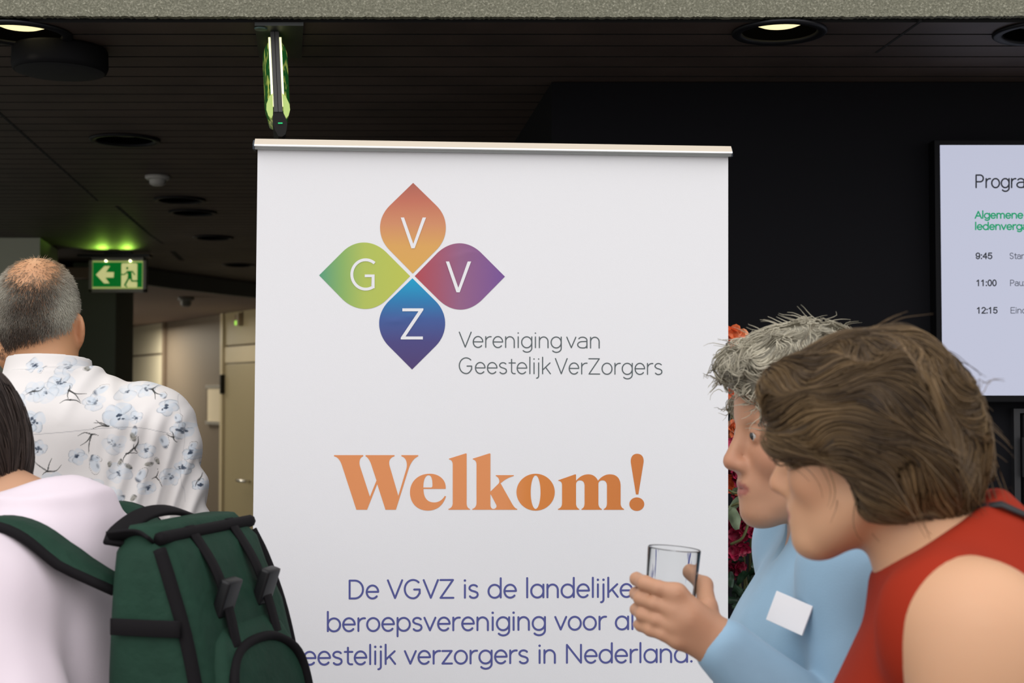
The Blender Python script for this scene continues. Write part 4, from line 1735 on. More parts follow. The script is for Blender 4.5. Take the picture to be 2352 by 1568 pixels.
def put_limbs(f, J, male=False, g=1.0):
    """arms and legs from joints"""
    for sd in ('L', 'R'):
        sh, el, wr = J['sh' + sd], J['el' + sd], J['wr' + sd]
        f.cone(sh, el, 0.052 * g, 0.040 * g, 0.04)
        f.cone(el, wr, 0.040 * g, 0.026 * g, 0.015)
        hp, kn, an = J['hp' + sd], J['kn' + sd], J['an' + sd]
        f.cone(hp, kn, 0.080 * g, 0.054 * g, 0.04)
        f.cone(kn, an, 0.053 * g, 0.036 * g, 0.02)
        f.cone(an, (an[0] + 0.15, an[1], 0.035), 0.036, 0.026, 0.02)


def relaxed_hand(f, wr, dn, fw, sd):
    """slightly curled hanging hand: dn points along the hand, fw towards the front"""
    dn = Vector(dn).normalized()
    fw = (Vector(fw) - dn * Vector(fw).dot(dn)).normalized()
    out = dn.cross(fw) * (1 if sd == 'L' else -1)
    w = Vector(wr)
    f.cone(w, w + dn * 0.075, 0.024, 0.034, 0.012, 'u', (tuple(out), 0.5))
    for i, (o_, L_) in enumerate(((0.028, 0.070), (0.010, 0.078), (-0.009, 0.072), (-0.027, 0.058))):
        a = w + dn * 0.085 + fw * o_
        b = a + dn * L_ * 0.45 - out * 0.006
        c = b + dn * L_ * 0.33 - out * 0.016
        d = c + dn * L_ * 0.2 - out * 0.016
        f.chain([tuple(a), tuple(b), tuple(c), tuple(d)], [0.0092, 0.0085, 0.008, 0.007], 0.004)
    a = w + dn * 0.02 + fw * 0.022
    b = a + dn * 0.035 + fw * 0.022
    c = b + dn * 0.030 + fw * 0.004 - out * 0.008
    f.chain([tuple(a), tuple(b), tuple(c)], [0.013, 0.0105, 0.0085], 0.006)


def std_joints(sh_z, hw, lean=0.0):
    J = {}
    for sd, sg in (('L', 1), ('R', -1)):
        J['sh' + sd] = (0.0, hw * sg, sh_z)
        J['el' + sd] = (-0.02, (hw + 0.045) * sg, sh_z - 0.29)
        J['wr' + sd] = (0.06, (hw + 0.05) * sg, sh_z - 0.53)
        J['hp' + sd] = (0.0, 0.085 * sg, 0.90)
        J['kn' + sd] = (0.02, 0.09 * sg, 0.49)
        J['an' + sd] = (-0.02, 0.095 * sg, 0.075)
    return J


def trousers(root, J, hipprof, m, waist):
    f = Field(axis(-0.25, 0.25, 0.012), axis(-0.3, 0.3, 0.012), axis(0.04, waist + 0.04, 0.012))
    f.loft([r for r in hipprof if r[0] <= waist + 0.02], 0.02, 'u', 0.004)
    for sd in 'LR':
        f.cone(J['hp' + sd], J['kn' + sd], 0.095, 0.070, 0.05)
        f.cone(J['kn' + sd], J['an' + sd], 0.070, 0.062, 0.02)
    f.put(lambda X, Y, Z: Z - waist + 0 * X + 0 * Y, (-1, -1, 0), (1, 1, 2), 0.004, 'i')
    f.put(lambda X, Y, Z: 0.07 - Z + 0 * X + 0 * Y, (-1, -1, 0), (1, 1, 2), 0.004, 'i')
    v, F = f.surface()
    return part_mesh('trousers', relax(v, F, 2), F, m, root)


def shoes(root, J, m):
    for sd in 'LR':
        an = J['an' + sd]
        f = Field(axis(an[0] - 0.1, an[0] + 0.25, 0.008), axis(an[1] - 0.08, an[1] + 0.08, 0.008), axis(-0.02, 0.16, 0.008))
        f.cone((an[0] - 0.02, an[1], 0.045), (an[0] + 0.16, an[1], 0.035), 0.044, 0.040, 0.02)
        f.cone((an[0], an[1], 0.06), (an[0], an[1], 0.11), 0.045, 0.043, 0.02)
        f.put(lambda X, Y, Z: -Z + 0 * X + 0 * Y, (-1, -1, -1), (1, 1, 1), 0.004, 'i')
        v, F = f.surface()
        part_mesh('shoe', relax(v, F, 2), F, m, root)


def eyes(root, H, s, iris=(0.04, 0.04, 0.04)):
    Mw = mat('eye_white', (0.50, 0.47, 0.44), rough=0.15)
    Mi = mat('eye_iris', iris, rough=0.1)
    for sg in (1, -1):
        for nm, r, c, m in (('eye', 0.0125, (0.0828, 0.032 * sg, 0.0085), Mw), ('iris', 0.0074, (0.0893, 0.032 * sg, 0.008), Mi)):
            bm = bmesh.new()
            bmesh.ops.create_uvsphere(bm, u_segments=20, v_segments=12, radius=r * s)
            me = bpy.data.meshes.new(nm)
            bm.to_mesh(me)
            bm.free()
            me.polygons.foreach_set('use_smooth', [True] * len(me.polygons))
            me.transform(Matrix.Translation(H @ Vector(c).to_3d() if s == 1 else H @ (Vector(c) * s)))
            me.materials.append(m)
            o = bpy.data.objects.new(nm, me)
            COL.objects.link(o)
            if nm == 'eye':
                o.parent = root
                last = o
            else:
                o.parent = last


def brows(root, H, s, col, rs):
    for sg in (1, -1):
        n = 260
        t = rs.uniform(0, 1, n)
        P = np.stack([0.0945 - 0.014 * t ** 1.6, sg * (0.012 + 0.036 * t), 0.0305 + 0.005 * np.sin(t * 2.4) + rs.uniform(-0.003, 0.003, n) * (1.1 - t)], 1) * s
        A = np.array(H)
        P = P @ A[:3, :3].T + A[:3, 3]
        d = np.array(H.to_3x3() @ Vector((-0.12, sg * 0.9, 0.35)))

        def stp(Q, i, L_):
            return Q + (d / np.linalg.norm(d) + rs.normal(0, 0.15, Q.shape)) * L_
        V, F_, C_ = strands(P, None, stp, 2, 0.0035, 0.00035, np.tile(np.array(col), (n, 1)) * rs.uniform(0.7, 1.3, (n, 1)))
        part_mesh('eyebrow', V, F_, attr_mat('hair_strands', rough=0.5), root, C_)


def lips_cols(v, H, s, base, lip):
    """skin colour with the lips tinted, per vertex"""
    A = np.array(H.inverted())
    q = (v @ A[:3, :3].T + A[:3, 3]) / s
    c = np.tile(np.array(base), (len(v), 1))
    e1 = ((q[:, 1] / 0.023) ** 2 + ((q[:, 2] + 0.0665) / 0.0105) ** 2)
    m = np.clip((1.15 - e1) / 0.3, 0, 1) * (q[:, 0] > 0.085)
    c = c * (1 - m[:, None]) + np.array(lip) * m[:, None]
    # ruddier cheeks, nose and ears
    for cx, cy, cz, r, a in ((0.07, 0.045, -0.025, 0.035, 0.35), (0.07, -0.045, -0.025, 0.035, 0.35), (0.115, 0, -0.03, 0.018, 0.4), (-0.01, 0.09, 0, 0.03, 0.6), (-0.01, -0.09, 0, 0.03, 0.6)):
        d = np.sqrt((q[:, 0] - cx) ** 2 + (q[:, 1] - cy) ** 2 + (q[:, 2] - cz) ** 2) / r
        m = np.exp(-d * d) * a
        c = c * (1 - m[:, None]) + (np.array(base) * np.array([1.02, 0.72, 0.70])) * m[:, None]
    return c


def xf(H, s, v):
    A = np.array(H)
    return (v * s) @ A[:3, :3].T + A[:3, 3]


def hair_on(root, H, s, vol, base_col, col_fn, n, flow, nseg, seglen, rad, seed, lift=0.004, curl=0.5, curl_f=60, mask=None, label=None, depth=0.006, kindname='hair', base=True, fly=0.0):
    """hair: a shaped mass plus strands that run over its surface. vol is a Field in head coordinates"""
    rs = np.random.RandomState(seed)
    v, F_ = vol.surface()
    v = relax(v, F_, 2)
    P = scatter(v, F_, n, rs, mask)
    wob = [Wobble(curl_f, seed + 11 + i) for i in range(3)]
    off = rs.uniform(-depth, lift, n)[:, None]
    flyaway = (rs.uniform(size=(n, 1)) < fly)

    def stp(Q, i, L_):
        g = vol.grad(Q)
        d = flow(Q)
        d = d + curl * np.stack([w_(Q) for w_ in wob], 1)
        d = d - g * (d * g).sum(1, keepdims=True)
        d /= np.linalg.norm(d, axis=1, keepdims=True) + 1e-9
        Qn = Q + d * L_
        g = vol.grad(Qn)
        dist = vol.sample(Qn)[:, None]
        tgt = off * (1.0 - 0.3 * i / nseg) + np.where(flyaway, 0.004 * i, 0)
        return Qn + g * (tgt - dist) * 0.8
    P0 = P + vol.grad(P) * (off - vol.sample(P)[:, None])
    cols = col_fn(P, rs)
    V, Fq, C_ = strands(P0, None, stp, nseg, seglen, rs.uniform(0.7, 1.2, n) * rad, cols)
    o = None
    if base:
        o = part_mesh(kindname, xf(H, s, v - normals_of(v, F_) * 0.003), F_, mat('hair_mass_' + str(seed), base_col, rough=0.6, bump=(120, 0.5, 0.004)), root)
        if label:
            tag(o, label)
    so_ = part_mesh('hair_strands' if base else kindname, xf(H, s, V), Fq, attr_mat('hair_strands', rough=0.45, spec=0.35), o if o else root, C_)
    return o, so_


def head_field(lo=-0.17, hi=0.17, step=0.004):
    return Field(axis(-0.18, 0.16, step), axis(-0.15, 0.15, step), axis(-0.17, 0.19, step))


# ------------------------------------------------------------------ woman in a red top (nearest, right)
SKIN_A = (0.60, 0.335, 0.195)
M_skin = attr_mat('skin', rough=0.5, sss=0.12, bump=(350, 0.06, 0.001), spec=0.35)
rootA = thing('person', 'nearest person with wavy brown hair in a sleeveless red top, walking left', 'person', (0.415, 1.45, 0), math.radians(165), 'two people walking past the banner')
torsoA = [(0.80, -0.01, 0.10, 0.165), (0.90, -0.01, 0.12, 0.172), (0.98, -0.005, 0.112, 0.158), (1.08, 0.0, 0.098, 0.135), (1.20, 0.008, 0.108, 0.142),
          (1.30, 0.000, 0.114, 0.152), (1.38, -0.022, 0.098, 0.155), (1.44, -0.034, 0.084, 0.155), (1.485, -0.036, 0.070, 0.128), (1.53, -0.030, 0.055, 0.062)]
JA = std_joints(1.468, 0.172)
for sd in 'LR':
    JA['sh' + sd] = (-0.045,) + JA['sh' + sd][1:]
JA['elR'] = (-0.15, -0.165, 1.19)
JA['wrR'] = (-0.05, -0.19, 0.97)
JA['elL'] = (-0.03, 0.235, 1.18)
JA['wrL'] = (0.09, 0.24, 0.95)
sA_ = 0.83
HA = Matrix.Translation((0.050, 0.034, 1.619)) @ rotm(-9, 6, 0)
f = Field(axis(-0.24, 0.26, 0.007, ((-0.09, 0.19, 0.0036),)), axis(-0.30, 0.30, 0.008, ((-0.07, 0.13, 0.0036),)), axis(-0.01, 1.79, 0.013, ((1.40, 1.79, 0.0036),)))
f.loft(torsoA, 0.02)
put_limbs(f, JA)
for sd, sg in (('L', 1), ('R', -1)):
    f.ell((-0.048, 0.186 * sg, 1.455), (0.058, 0.054, 0.066), None, 0.05)
    f.cone((-0.03, 0.04 * sg, 1.535), (-0.01, 0.150 * sg, 1.478), 0.035, 0.036, 0.05)
    relaxed_hand(f, JA['wr' + sd], (0.25, 0, -1), (1, 0, 0.2), sd)
f.cone((-0.030, 0.0, 1.49), (0.028, 0.03, 1.59), 0.055, 0.050, 0.05)
put_head(f, HA, sA_)
v, F_ = f.surface()
v = relax(v, F_, 2, 0.4)
part_mesh('body', v, F_, M_skin, rootA, lips_cols(v, HA, sA_, SKIN_A, (0.42, 0.14, 0.12)))
eyes(rootA, HA, sA_)
brows(rootA, HA, sA_, (0.10, 0.06, 0.035), np.random.RandomState(2))
# red sleeveless top
f = Field(axis(-0.24, 0.24, 0.006), axis(-0.28, 0.28, 0.006), axis(0.92, 1.62, 0.006))
f.loft(torsoA, 0.02, 'u', 0.010)
for sg in (1, -1):
    f.cone((-0.03, 0.04 * sg, 1.540), (-0.01, 0.150 * sg, 1.485), 0.043, 0.043, 0.05)
    f.ell((-0.035, 0.165 * sg, 1.46), (0.070, 0.055, 0.070), None, 0.04)
f.cone((-0.03, 0.0, 1.50), (-0.01, 0.01, 1.57), 0.072, 0.066, 0.04)
f.ell((-0.06, 0, 1.47), (0.075, 0.13, 0.085), None, 0.05)
f.put(lambda X, Y, Z: 0.93 - Z + 0 * X + 0 * Y, (-1, -1, 0), (1, 1, 2), 0.004, 'i')
# neckline cut: slanting from nape to the collar bones
f.put(lambda X, Y, Z: (Z - 1.556) * 0.819 + (X + 0.032) * 0.573 + 0 * Y, (-1, -1, 1.3), (1, 1, 2), 0.006, 'i')
# armholes
for sg in (1, -1):
    f.ell((-0.050, 0.265 * sg, 1.428), (0.072, 0.098, 0.102), None, 0.008, 's')
v, F_ = f.surface()
v = relax(v, F_, 2)
nn = normals_of(v, F_)
v = v + nn * (Wobble(24, 4, aniso=(1, 1, 0.35))(v) * 0.0025)[:, None]
M_red = mat('red_knit', srgb(150, 40, 17), rough=0.85, bump=(420, 0.25, 0.001), spec=0.2)
topA = part_mesh('sleeveless_top', v, F_, M_red, rootA)
# dark narrow straps of a shoulder bag over the near shoulder
def on_surface(fld, pts, off):
    P = np.array([tuple(p) for p in pts], float)
    for _ in range(6):
        P = P - fld.grad(P) * (fld.sample(P) - off)[:, None]
    return P, fld.grad(P)


P_, N_ = on_surface(f, smooth_path([(-0.055, 0.062, 1.55), (-0.10, 0.045, 1.54), (-0.14, 0.03, 1.50)], 5), 0.003)
bm = bmesh.new()
mw = rootA.matrix_basis
add_ribbon(bm, [mw @ Vector(q) for q in P_], 0.009, 0.003, lambda i: (mw.to_3x3() @ Vector(N_[i])).cross((mw.to_3x3() @ (Vector(P_[min(i + 1, len(P_) - 1)]) - Vector(P_[max(i - 1, 0)])))))
tag(obj('bag_strap', bm, mat('black_strap', (0.012, 0.012, 0.013), rough=0.6), rootA, True), 'thin black strap over the red shoulder')
trousers(rootA, JA, torsoA, mat('dark_trousers', (0.03, 0.03, 0.04), rough=0.8), 0.96)
shoes(rootA, JA, mat('dark_shoe', (0.02, 0.018, 0.016), rough=0.5))
# hair
vol = head_field()
vol.ell((-0.012, 0, 0.048), (0.116, 0.096, 0.100), None, 0.02)
vol.ell((-0.066, 0, -0.01), (0.072, 0.092, 0.090), None, 0.04)
for sg in (1, -1):
    vol.ell((0.0, 0.074 * sg, -0.005), (0.070, 0.030, 0.062), None, 0.03)
    vol.ell((0.055, 0.064 * sg, 0.035), (0.052, 0.030, 0.052), None, 0.03)
vol.ell((0.066, 0.0, 0.086), (0.054, 0.062, 0.034), None, 0.03)
vol.ell((0.120, 0, -0.045), (0.094, 0.080, 0.092), None, 0.02, 's')
for sg in (1, -1):
    vol.ell((0.076, 0.10 * sg, -0.070), (0.078, 0.07, 0.085), None, 0.02, 's')
vol.ell((-0.02, 0, -0.145), (0.12, 0.14, 0.055), None, 0.02, 's')
wv_ = Wobble(45, 31)
va = vol
X_, Y_, Z_ = np.meshgrid(*vol.a, indexing='ij')
PP = np.stack([X_.ravel(), Y_.ravel(), Z_.ravel()], 1)
vol.V += (wv_(PP) * 0.0045).reshape(vol.V.shape).astype(np.float32)
stripe = Wobble(70, 8, aniso=(0.6, 1, 1))


def colA(P, rs):
    t = np.clip(0.5 + 0.28 * stripe(P) + rs.normal(0, 0.16, len(P)), 0, 1)[:, None]
    return (1 - t) * np.array((0.032, 0.016, 0.006)) + t * np.array((0.21, 0.128, 0.052))


def flowA(P):
    d = np.stack([-0.9 - 0 * P[:, 0], 0.3 * np.sign(P[:, 1]) * (P[:, 2] > 0.05), -0.35 - 2.2 * np.clip(0.06 - P[:, 2], 0, 1) * 4], 1)
    return d


hair_on(rootA, HA, sA_, vol, (0.075, 0.046, 0.022), colA, 13000, flowA, 9, 0.0075, 0.0007, 21, 0.005, 0.75, 42, None, None, fly=0.008)

# ------------------------------------------------------------------ woman in a blue shirt with a glass (behind)
SKIN_B = (0.50, 0.265, 0.16)
rootB = thing('person', 'farther person with grey hair in a light blue shirt, holding a glass out in front', 'person', (0.43, 1.95, 0), PI, 'two people walking past the banner')


def loB(X, Y, z):
    return (0.43 - X, 1.95 - Y, z)


torsoB = [(0.80, -0.01, 0.10, 0.165), (0.90, -0.01, 0.12, 0.172), (0.98, -0.005, 0.112, 0.158), (1.08, 0.0, 0.10, 0.140), (1.20, 0.008, 0.110, 0.148),
          (1.30, 0.022, 0.122, 0.158), (1.38, -0.002, 0.106, 0.160), (1.44, -0.022, 0.088, 0.156), (1.485, -0.030, 0.070, 0.122), (1.53, -0.02, 0.055, 0.062)]
JB = std_joints(1.458, 0.170)
GC = at(1541, 1354, 1.765)                        # glass centre
gc = Vector(loB(*GC))
Rg = 0.0335
knz = gc.z - 0.030
wrist = Vector((gc.x - 0.056, gc.y + 0.036, gc.z - 0.060))
JB['wrL'] = tuple(wrist)
JB['elL'] = (0.0, 0.215, 1.20)
sB_ = 0.97
HB = Matrix.Translation((0.027, 0.01, 1.680 - 105 * 1.94 / FPX)) @ rotm(10, 2, 0)
f = Field(axis(-0.24, 0.32, 0.008, ((-0.11, 0.15, 0.0038), (gc.x - 0.09, gc.x + 0.06, 0.0026))), axis(-0.30, 0.30, 0.009, ((-0.10, 0.11, 0.0038), (gc.y - 0.05, gc.y + 0.07, 0.0026))),
          axis(-0.01, 1.83, 0.013, ((gc.z - 0.10, gc.z + 0.05, 0.0026), (1.52, 1.83, 0.0038))))
f.loft(torsoB, 0.02)
put_limbs(f, JB)
for sd, sg in (('L', 1), ('R', -1)):
    f.ell((0.0, 0.170 * sg, 1.452), (0.055, 0.052, 0.058), None, 0.05)
    f.cone((-0.025, 0.04 * sg, 1.525), (-0.01, 0.145 * sg, 1.472), 0.033, 0.034, 0.05)
relaxed_hand(f, JB['wrR'], (0.25, 0, -1), (1, 0, 0.2), 'R')
f.cone((-0.02, 0.0, 1.48), (0.0, 0.005, 1.59), 0.056, 0.051, 0.05)
put_head(f, HB, sB_)


# left hand wrapped round the glass: angle phi runs from the body side (-x local) over the viewer's side (+y) to the front (+x)
def rim(phi, r, dz):
    a = math.radians(phi)
    return Vector((gc.x - r * math.cos(a), gc.y + r * math.sin(a), gc.z + dz))


KN = 92
kn_ = [(KN - 4, 0.006), (KN, -0.013), (KN, -0.032), (KN - 6, -0.049)]
tips = []
for i, (ph, dz) in enumerate(kn_):
    rr_ = 0.0090 - 0.0004 * i
    L1, L2, L3 = ((39, 25, 20), (43, 27, 21), (40, 26, 20), (32, 20, 17))[i]
    R_ = Rg + 0.0098
    deg = 180 / PI / (R_ * 1000)
    p0 = rim(ph, R_ + 0.004, dz - 0.004)
    pm = rim(ph + L1 * deg * 0.5, R_ + 0.004, dz + 0.002)
    p1 = rim(ph + L1 * deg, R_ + 0.0025, dz + 0.006)
    p2 = rim(ph + (L1 + L2) * deg, R_, dz + 0.008)
    p3 = rim(ph + (L1 + L2 + L3) * deg, R_ - 0.001, dz + 0.007)
    f.chain([tuple(p0), tuple(pm), tuple(p1), tuple(p2), tuple(p3)], [rr_ + 0.0012, rr_, rr_ + 0.0004, rr_ - 0.0008, rr_ - 0.002], 0.0035)
    # metacarpal to the wrist
    wq = wrist + Vector((0.004, 0.002, 0.010 - 0.008 * i))
    f.cone(tuple(wq), tuple(p0), 0.015, rr_ + 0.0022, 0.012)
# palm filling and thumb over the far side of the glass
pc = rim(70, Rg + 0.016, -0.028)
f.cone(tuple(wrist), tuple(pc), 0.022, 0.019, 0.015)
tb = wrist + Vector((0.012, -0.010, 0.024))
t1 = rim(30, Rg + 0.014, -0.018)
t2 = rim(-15, Rg + 0.0105, 0.004)
t3 = rim(-52, Rg + 0.0095, 0.012)
f.chain([tuple(tb), tuple(t1), tuple(t2), tuple(t3)], [0.015, 0.0125, 0.0105, 0.0085], 0.006)
f.cone(tuple(wrist), JB['elL'], 0.026, 0.038, 0.012)
v, F_ = f.surface()
v = relax(v, F_, 2, 0.4)
part_mesh('body', v, F_, M_skin, rootB, lips_cols(v, HB, sB_, SKIN_B, (0.36, 0.13, 0.10)))
eyes(rootB, HB, sB_)
brows(rootB, HB, sB_, (0.12, 0.09, 0.07), np.random.RandomState(3))
# nails on the four visible fingers are left to the skin; shirt next
f = Field(axis(-0.24, 0.26, 0.006), axis(-0.32, 0.34, 0.006), axis(0.86, 1.60, 0.006))
f.loft(torsoB, 0.02, 'u', 0.014)
for sd, sg in (('L', 1), ('R', -1)):
    f.cone((-0.025, 0.04 * sg, 1.525), (-0.01, 0.150 * sg, 1.475), 0.042, 0.046, 0.05)
    f.ell((0.0, 0.172 * sg, 1.448), (0.066, 0.062, 0.068), None, 0.05)
    sh, el, wr = (Vector(JB[q + sd]) for q in ('sh', 'el', 'wr'))
    f.cone(tuple(sh), tuple(el), 0.064, 0.058, 0.03)
    cuff = el.lerp(wr, 0.97)
    f.cone(tuple(el), tuple(cuff), 0.058, 0.039, 0.02)
f.cone((-0.022, 0, 1.50), (-0.01, 0, 1.535), 0.064, 0.060, 0.03)
f.put(lambda X, Y, Z: 0.87 - Z + 0 * X + 0 * Y, (-1, -1, 0), (1, 1, 2), 0.004, 'i')
# open V collar
f.ell((0.085, 0.0, 1.525), (0.062, 0.030, 0.085), Matrix.Rotation(math.radians(-22), 3, 'Y'), 0.006, 's')
f.put(lambda X, Y, Z: Z - 1.552 + 0.35 * (X + 0.02) + 0 * Y, (-1, -1, 1.4), (1, 1, 2), 0.005, 'i')
v, F_ = f.surface()
v = relax(v, F_, 2)
nn = normals_of(v, F_)
v = v + nn * (Wobble(26, 14, aniso=(1, 1, 0.4))(v) * 0.0035)[:, None]
M_blue = mat('light_blue_cotton', srgb(140, 174, 198), rough=0.75, bump=(500, 0.2, 0.001), var=(9, 0.08), sheen=0.15)
part_mesh('shirt', v, F_, M_blue, rootB)
fB = f
# collar leaf
fc = Field(axis(-0.12, 0.12, 0.005), axis(-0.12, 0.12, 0.005), axis(1.46, 1.60, 0.005))
fc.cone((-0.02, 0, 1.515), (-0.012, 0, 1.553), 0.080, 0.064, 0.01)
fc.cone((-0.02, 0, 1.50), (-0.010, 0, 1.570), 0.073, 0.058, 0.006, 's')
fc.put(lambda X, Y, Z: Z - 1.560 + 0.25 * X + 0 * Y, (-1, -1, 1.4), (1, 1, 2), 0.003, 'i')
fc.put(lambda X, Y, Z: 1.512 - Z - 0.25 * X + 0 * Y, (-1, -1, 1.4), (1, 1, 2), 0.003, 'i')
fc.ell((0.085, 0.0, 1.525), (0.06, 0.026, 0.09), None, 0.004, 's')
vc, Fc = fc.surface()
part_mesh('collar', relax(vc, Fc, 2), Fc, M_blue, rootB)
# white name badge lying on the chest
mwB = rootB.matrix_basis
iB = mwB.inverted()
o_ = iB @ CAMV
d_ = iB.to_3x3() @ ray(1815, 1408).normalized()
t_ = 1.3
for _ in range(60):
    t_ += float(fB.sample(np.array([tuple(o_ + d_ * t_)]))[0]) * 0.7
q_ = o_ + d_ * t_
g_ = (Vector(fB.grad(np.array([tuple(q_)]))[0]) - d_ * 0.7).normalized()

ux = (Vector((0.9, 0, 0.35)) - g_ * Vector((0.9, 0, 0.35)).dot(g_)).normalized()
uz = g_.cross(ux)
cn_ = np.array([tuple(q_ + ux * (0.056 * (i / 8 - 0.5)) + uz * (0.038 * (j / 8 - 0.5))) for i in range(9) for j in range(9)])
for _ in range(60):
    if fB.sample(cn_).min() > 0.001:
        break
    cn_ = cn_ - np.array(tuple(d_)) * 0.001
    q_ = q_ - d_ * 0.001
Mt = mwB @ Matrix(((ux.x, uz.x, g_.x, q_.x), (ux.y, uz.y, g_.y, q_.y), (ux.z, uz.z, g_.z, q_.z), (0, 0, 0, 1)))
bm = bmesh.new()
add_box(bm, (-0.028, -0.019, 0.0), (0.028, 0.019, 0.003), Mt, 0.0008)
badge = obj('name_badge', bm, mat('white_card', (0.80, 0.80, 0.82), rough=0.5), rootB)
tag(badge, 'white name badge on the blue shirt')
trousers(rootB, JB, torsoB, mat('navy_trousers', (0.02, 0.025, 0.05), rough=0.8), 0.96)
shoes(rootB, JB, MATS['dark_shoe'])
# short fluffy grey hair
vol = head_field()
vol.ell((-0.010, 0, 0.058), (0.118, 0.098, 0.102), None, 0.02)
vol.ell((-0.055, 0, 0.0), (0.072, 0.088, 0.085), None, 0.03)
vol.ell((0.082, 0.0, 0.104), (0.044, 0.062, 0.032), None, 0.03)
for sg in (1, -1):
    vol.ell((0.01, 0.074 * sg, 0.03), (0.060, 0.026, 0.050), None, 0.03)
vol.ell((0.115, 0, -0.020), (0.092, 0.072, 0.095), None, 0.012, 's')
vol.ell((0.0, 0, -0.15), (0.13, 0.14, 0.08), None, 0.02, 's')
X_, Y_, Z_ = np.meshgrid(*vol.a, indexing='ij')
PP = np.stack([X_.ravel(), Y_.ravel(), Z_.ravel()], 1)
vol.V += (Wobble(75, 37)(PP) * 0.004).reshape(vol.V.shape).astype(np.float32)
stripeB = Wobble(90, 9)


def colB(P, rs):
    t = np.clip(0.55 + 0.22 * stripeB(P) + rs.normal(0, 0.18, len(P)), 0, 1)[:, None]
    return (1 - t) * np.array((0.17, 0.15, 0.105)) + t * np.array((0.62, 0.57, 0.44))


hair_on(rootB, HB, sB_, vol, (0.24, 0.22, 0.17), colB, 8000, lambda P: np.stack([0.75 * np.sign(P[:, 0] + 0.02), 0.5 * np.sign(P[:, 1]), -0.3 + 0 * P[:, 0]], 1), 6, 0.006, 0.0008, 23, 0.008, 0.9, 80, None, None, fly=0.10)

# drinking glass in her hand
G = thing('drinking_glass', 'clear empty tumbler held up before the white banner', 'glass', (GC.x, GC.y, GC.z - 0.052))
gm = bpy.data.materials.new('clear_glass')
MATS['clear_glass'] = gm
gm.use_nodes = True
gb_ = gm.node_tree.nodes['Principled BSDF']
gb_.inputs['Base Color'].default_value = (0.97, 0.98, 0.98, 1)
gb_.inputs['Roughness'].default_value = 0.02
gb_.inputs['IOR'].default_value = 1.2
gb_.inputs['Transmission Weight'].default_value = 1.0
bm = bmesh.new()
Tg = Matrix.Translation((GC.x, GC.y, GC.z - 0.052)) @ Matrix.Translation((0, 0, 0.052)) @ Matrix.Rotation(math.radians(5), 4, 'Y') @ Matrix.Translation((0, 0, -0.052))
add_lathe(bm, [(0, 0.0), (0.026, 0.0), (0.0285, 0.002), (0.0300, 0.02), (0.0328, 0.102), (0.0322, 0.1035), (0.0314, 0.102), (0.0285, 0.02), (0.0265, 0.010), (0, 0.0085)], 56, Tg)
gl = obj('tumbler', bm, gm, G, True)
# ------------------------------------------------------------------ man in a floral shirt, seen from behind
SKIN_M = (0.56, 0.29, 0.15)
MX, MY = -0.828, 2.58
rootM = thing('person', 'person with short greying hair and a pale floral shirt, seen from behind', 'person', (MX, MY, 0), PI / 2)
torsoM = [(0.82, 0.0, 0.11, 0.17), (0.95, 0.0, 0.122, 0.180), (1.05, 0.0, 0.120, 0.172), (1.18, 0.0, 0.115, 0.168), (1.32, 0.0, 0.120, 0.178),
          (1.46, 0.0, 0.125, 0.190), (1.56, -0.005, 0.118, 0.196), (1.63, -0.012, 0.100, 0.185), (1.665, -0.016, 0.080, 0.130), (1.70, -0.01, 0.060, 0.062), (1.75, 0.0, 0.054, 0.056)]
JM = std_joints(1.625, 0.190)
for sd, sg in (('L', 1), ('R', -1)):
    JM['el' + sd] = (0.04, 0.228 * sg, 1.31)
    JM['wr' + sd] = (0.20, 0.20 * sg, 1.12)
HM = Matrix.Translation((0.040, 0.052, 1.797)) @ rotm(14, -3, -3)
f = Field(axis(-0.22, 0.26, 0.009, ((-0.09, 0.17, 0.0042),)), axis(-0.34, 0.34, 0.010, ((-0.10, 0.14, 0.0042),)), axis(-0.01, 1.95, 0.014, ((1.64, 1.95, 0.0042),)))
f.loft([r for r in torsoM if r[0] < 1.71], 0.02)
put_limbs(f, JM, g=1.08)
for sd, sg in (('L', 1), ('R', -1)):
    relaxed_hand(f, JM['wr' + sd], (0.6, 0, -1), (1, 0, 0.5), sd)
f.cone((-0.005, 0.010, 1.66), (0.028, 0.030, 1.76), 0.056, 0.057, 0.03)
put_head(f, HM, 0.93)
v, F_ = f.surface()
v = relax(v, F_, 2, 0.4)
part_mesh('body', v, F_, M_skin, rootM, lips_cols(v, HM, 0.93, SKIN_M, (0.40, 0.15, 0.12)))
eyes(rootM, HM, 0.93)
# short hair: many small strands straight on the scalp
sc_ = head_field()
put_head(sc_, Matrix.Identity(4), 1.0)
rs = np.random.RandomState(41)
vv, FF = sc_.surface()
crown = np.array([-0.040, 0.004, 0.130])


def dens(P):
    x, y, z = P[:, 0], P[:, 1], P[:, 2]
    hairline = np.where(x > 0.03, 0.055 + (x - 0.03) * 0.5, np.where(x > -0.02, -0.01, -0.070))
    d = 1 / (1 + np.exp(-(z - hairline) / 0.007))
    ear = ((x + 0.01) / 0.036) ** 2 + ((z - 0.0) / 0.042) ** 2
    d = d * np.clip(ear - 1.0, 0, 1) + 0 * d
    top_ = np.linalg.norm((P - np.array([-0.034, 0.012, 0.134])) * np.array([0.8, 1, 1]), axis=1)
    bald = np.exp(-(top_ / 0.074) ** 5)
    d = d * (1 - 0.96 * bald)
    nape = np.clip((z + 0.105) / 0.06, 0.12, 1)
    return d * nape


P = scatter(vv, FF, 30000, rs, dens)
Nn = sc_.grad(P)
patch = Wobble(32, 3)
fine = Wobble(85, 4)


